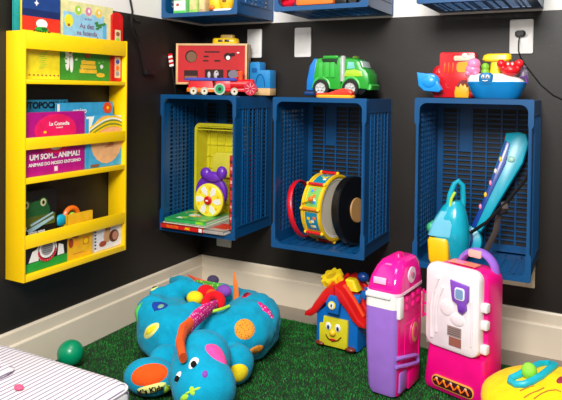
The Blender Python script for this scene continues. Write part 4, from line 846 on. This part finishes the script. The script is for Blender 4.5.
# name on the paw patch
p, n_ = S1.hit(151, 389)
if p is not None:
    zx = Vector((0, 0, 1)).cross(n_).normalized(); zy = n_.cross(zx); M = Matrix((zx, -n_, zy)).transposed().to_4x4(); M.translation = p+n_*.0085
    a = MB(); a.text("K's Kids", 0, 0, .023, blk, 0, X=M @ RY(-.25), bold=.0008); a.build('patch_lettering', hp_)
# ear (dotted magenta + orange), flap, nest toys
q = [L(216, 304, .215), L(205, 311, .225), L(196, 318, .225), L(189, 326, .222)]; MB().tube([tuple(v) for v in q], [.014, .024, .025, .023], mag, n=12, flat=.55).build('ear_strap', hp_)
q = [L(191, 323, .228), L(183, 331, .222), L(180, 343, .210), L(183, 358, .188)]; MB().tube([tuple(v) for v in q], [.019, .024, .023, .020], orr, n=12, flat=.55).build('ear', hp_)
q = L(213, 303, .195); MB().tube([(q.x+.030*math.cos(a_), q.y+.020*math.sin(a_), q.z+.020*math.sin(a_)) for a_ in [2*PI*k/20 for k in range(20)]], .015, plush('plush_red', (215, 15, 30)), closed=True, n=10).build('red_ring', hp_)
for u, v, z, r, m_ in ((195, 298, .19, .026, yl), (206, 292, .20, .028, plush('plush_red', (215, 15, 30))), (199, 290, .185, .020, drd), (224, 291, .20, .024, plush('plush_violet', (130, 70, 170))), (212, 294, .21, .018, orr), (213, 280, .185, .020, plush('plush_dusk', (70, 60, 90)))):
    q = L(u, v, z); MB().ell(tuple(q), (r*1.2, r, r*.9), m_).build('soft_ball', hp_)
q = [L(188, 275, .20), L(197, 280, .20), L(208, 284, .20), L(220, 287, .20), L(229, 288, .195)]; MB().tube([tuple(v) for v in q], [.003, .008, .011, .012, .006], P('leaf_orange', (235, 90, 60), .8), n=10, flat=.5).build('leaf', hp_)
q = [L(196, 281, .203), L(208, 284.5, .205), L(220, 287, .205), L(230, 289, .20)]; MB().tube([tuple(v) for v in q], [.005, .012, .013, .004], dotmat('leaf_green', (70, 160, 50), (190, 210, 90), 90, .3), n=10, flat=.5).build('leaf', hp_)
q = [L(236, 294, .19)]; b0 = q[0]; MB().tube([(b0.x, b0.y, b0.z-.03), (b0.x, b0.y, b0.z), (b0.x-.002, b0.y, b0.z+.03), (b0.x-.006, b0.y, b0.z+.055), (b0.x-.008, b0.y, b0.z+.078)], [.012, .012, .010, .006, .002], plush('plush_carrot', (240, 125, 50)), n=10, flat=.5).build('carrot_spike', hp_)
q = [L(206, 312, .205), L(214, 311, .21), L(222, 309, .21), L(229, 306, .205)]; MB().tube([tuple(v) for v in q], .005, lim, n=8).build('trim', hp_)
q = [L(170, 281, .19), L(180, 283, .205), L(190, 286, .21), L(198, 287, .205)]; mb = MB(); mb.tube([tuple(v) for v in q], [.015, .030, .030, .010], pb, n=14, flat=.45); soft(mb, 'flap', hp_, .006, 4, .003, 20)

# ------------------------------------------------------------ yellow soft toy, lower right
ypl = plush('bag_yellow', (250, 205, 15)); t = thing('yellow_plush', 'round yellow plush toy with turquoise loop and green ball, lower right', 'plush toy', (1.512, -.545, .010))
mb = MB(); mb.ell((0, 0, .076), (.185, .165, .078), ypl, u=32, v=20); mb.ell((.05, .02, .095), (.15, .13, .070), ypl); yb_ = soft(mb, 'body', t, .009, 6, .006, 9, 2)
S2 = Surf([yb_], t); lp = []
for u, v in ((511, 383), (516, 386), (524, 386), (532, 383), (541, 378), (549, 372), (555, 367), (550, 364.5), (540, 366), (530, 370), (519, 377), (512, 380)):
    p, n_ = S2.hit(u, v)
    if p is None:
        d = (Fw+Rt*(u-281)/FPX-Up*(v-CYP)/FPX).normalized(); p, n_, _, _ = S2.t.find_nearest((CAM-t.location)+d*2.0)
    lp.append(tuple(p+n_*.005))
MB().tube(lp, .0095, P('loop_turquoise', (20, 175, 195), .4), closed=True, n=10).build('loop', t)
p, n_ = S2.hit(529, 377); p = p if p is not None else Vector((-.06, .02, .17)); MB().ell(tuple(p+Vector((0, 0, .016))), (.020, .020, .022), P('pompom_green', (140, 215, 60), .7)).build('green_ball', t)
for line in (((524, 398), (530, 394), (538, 391), (544, 388)), ((534, 399), (541, 394), (548, 391), (556, 390), (561, 392)), ((520, 391), (527, 388), (534, 386))):
    pts = [S2.hit(*q) for q in line]; pts = [tuple(a_+b_*.001) for a_, b_ in pts if a_ is not None]
    if len(pts) > 1: MB().tube(pts, .0016, P('stitch_brown', (170, 110, 40), .8), n=6).build('stitching', t)
p, n_ = S2.hit(561, 380)
if p is not None: S2.patch(p, n_, .010, .018, 0, P('patch_magenta', (150, 40, 60), .8), 'patch', t)

# ------------------------------------------------------------ small pieces that sit on a part
def under(root_name, part, kids):
    for root in [o for o in bpy.data.objects if o.parent is None and o.name.split('.')[0] == root_name]:
        ps = [c for c in root.children if c.name.split('.')[0] == part]
        if not ps: continue
        for c in list(root.children):
            if c.name.split('.')[0] in kids: c.parent = min(ps, key=lambda q: (sum((Vector(b) for b in q.bound_box), Vector())/8-sum((Vector(b) for b in c.bound_box), Vector())/8).length)
for a_ in (('toy_house', 'door', ('eyes', 'nose', 'mouth', 'tongue')), ('toy_house', 'gable', ('badge',)), ('toy_house', 'roof_panel', ('roof_rib', 'roof_tile')), ('picture_book', 'cover', ('cover_print', 'spine_print')), ('game_box', 'carton', ('carton_print',)),
    ('toy_suitcase', 'lid', ('front_label', 'lid_sticker', 'lid_print', 'lid_knob', 'lid_edge')), ('toy_suitcase', 'white_door', ('relief', 'sticker')), ('toy_suitcase', 'lock', ('lock_display', 'lock_button')), ('toy_suitcase', 'handle', ('handle_sticker',)),
    ('toy_suitcase', 'lower_cover', ('logo',)), ('bath_boat', 'face_block', ('face_eyes', 'smile')), ('bath_boat', 'crab', ('crab_eyes',)), ('plush_nest', 'eye_white', ('pupil',)), ('plush_nest', 'porthole', ('porthole_centre',)),
    ('plush_nest', 'buttonhole', ('buttonhole_centre',)), ('plush_nest', 'paw', ('paw_sole',)), ('plush_nest', 'name_patch', ('patch_lettering',)), ('spinner_toy', 'disc', ('petals', 'hub', 'hub_mark')), ('toy_drum', 'tension_rod', ('rod_knob',)),
    ('toy_farmhouse', 'sign', ('sign_bird',)), ('toy_truck', 'hopper', ('rib', 'hopper_opening')), ('toy_truck', 'cab', ('side_window', 'windscreen', 'headlight', 'roof_light')), ('shape_board', 'front_panel', ('cutouts',)), ('yellow_plush', 'body', ('stitching', 'patch')),
    ('toy_guitar', 'neck', ('fret_strip', 'button', 'red_knob', 'round_button', 'head_mark'))): under(*a_)
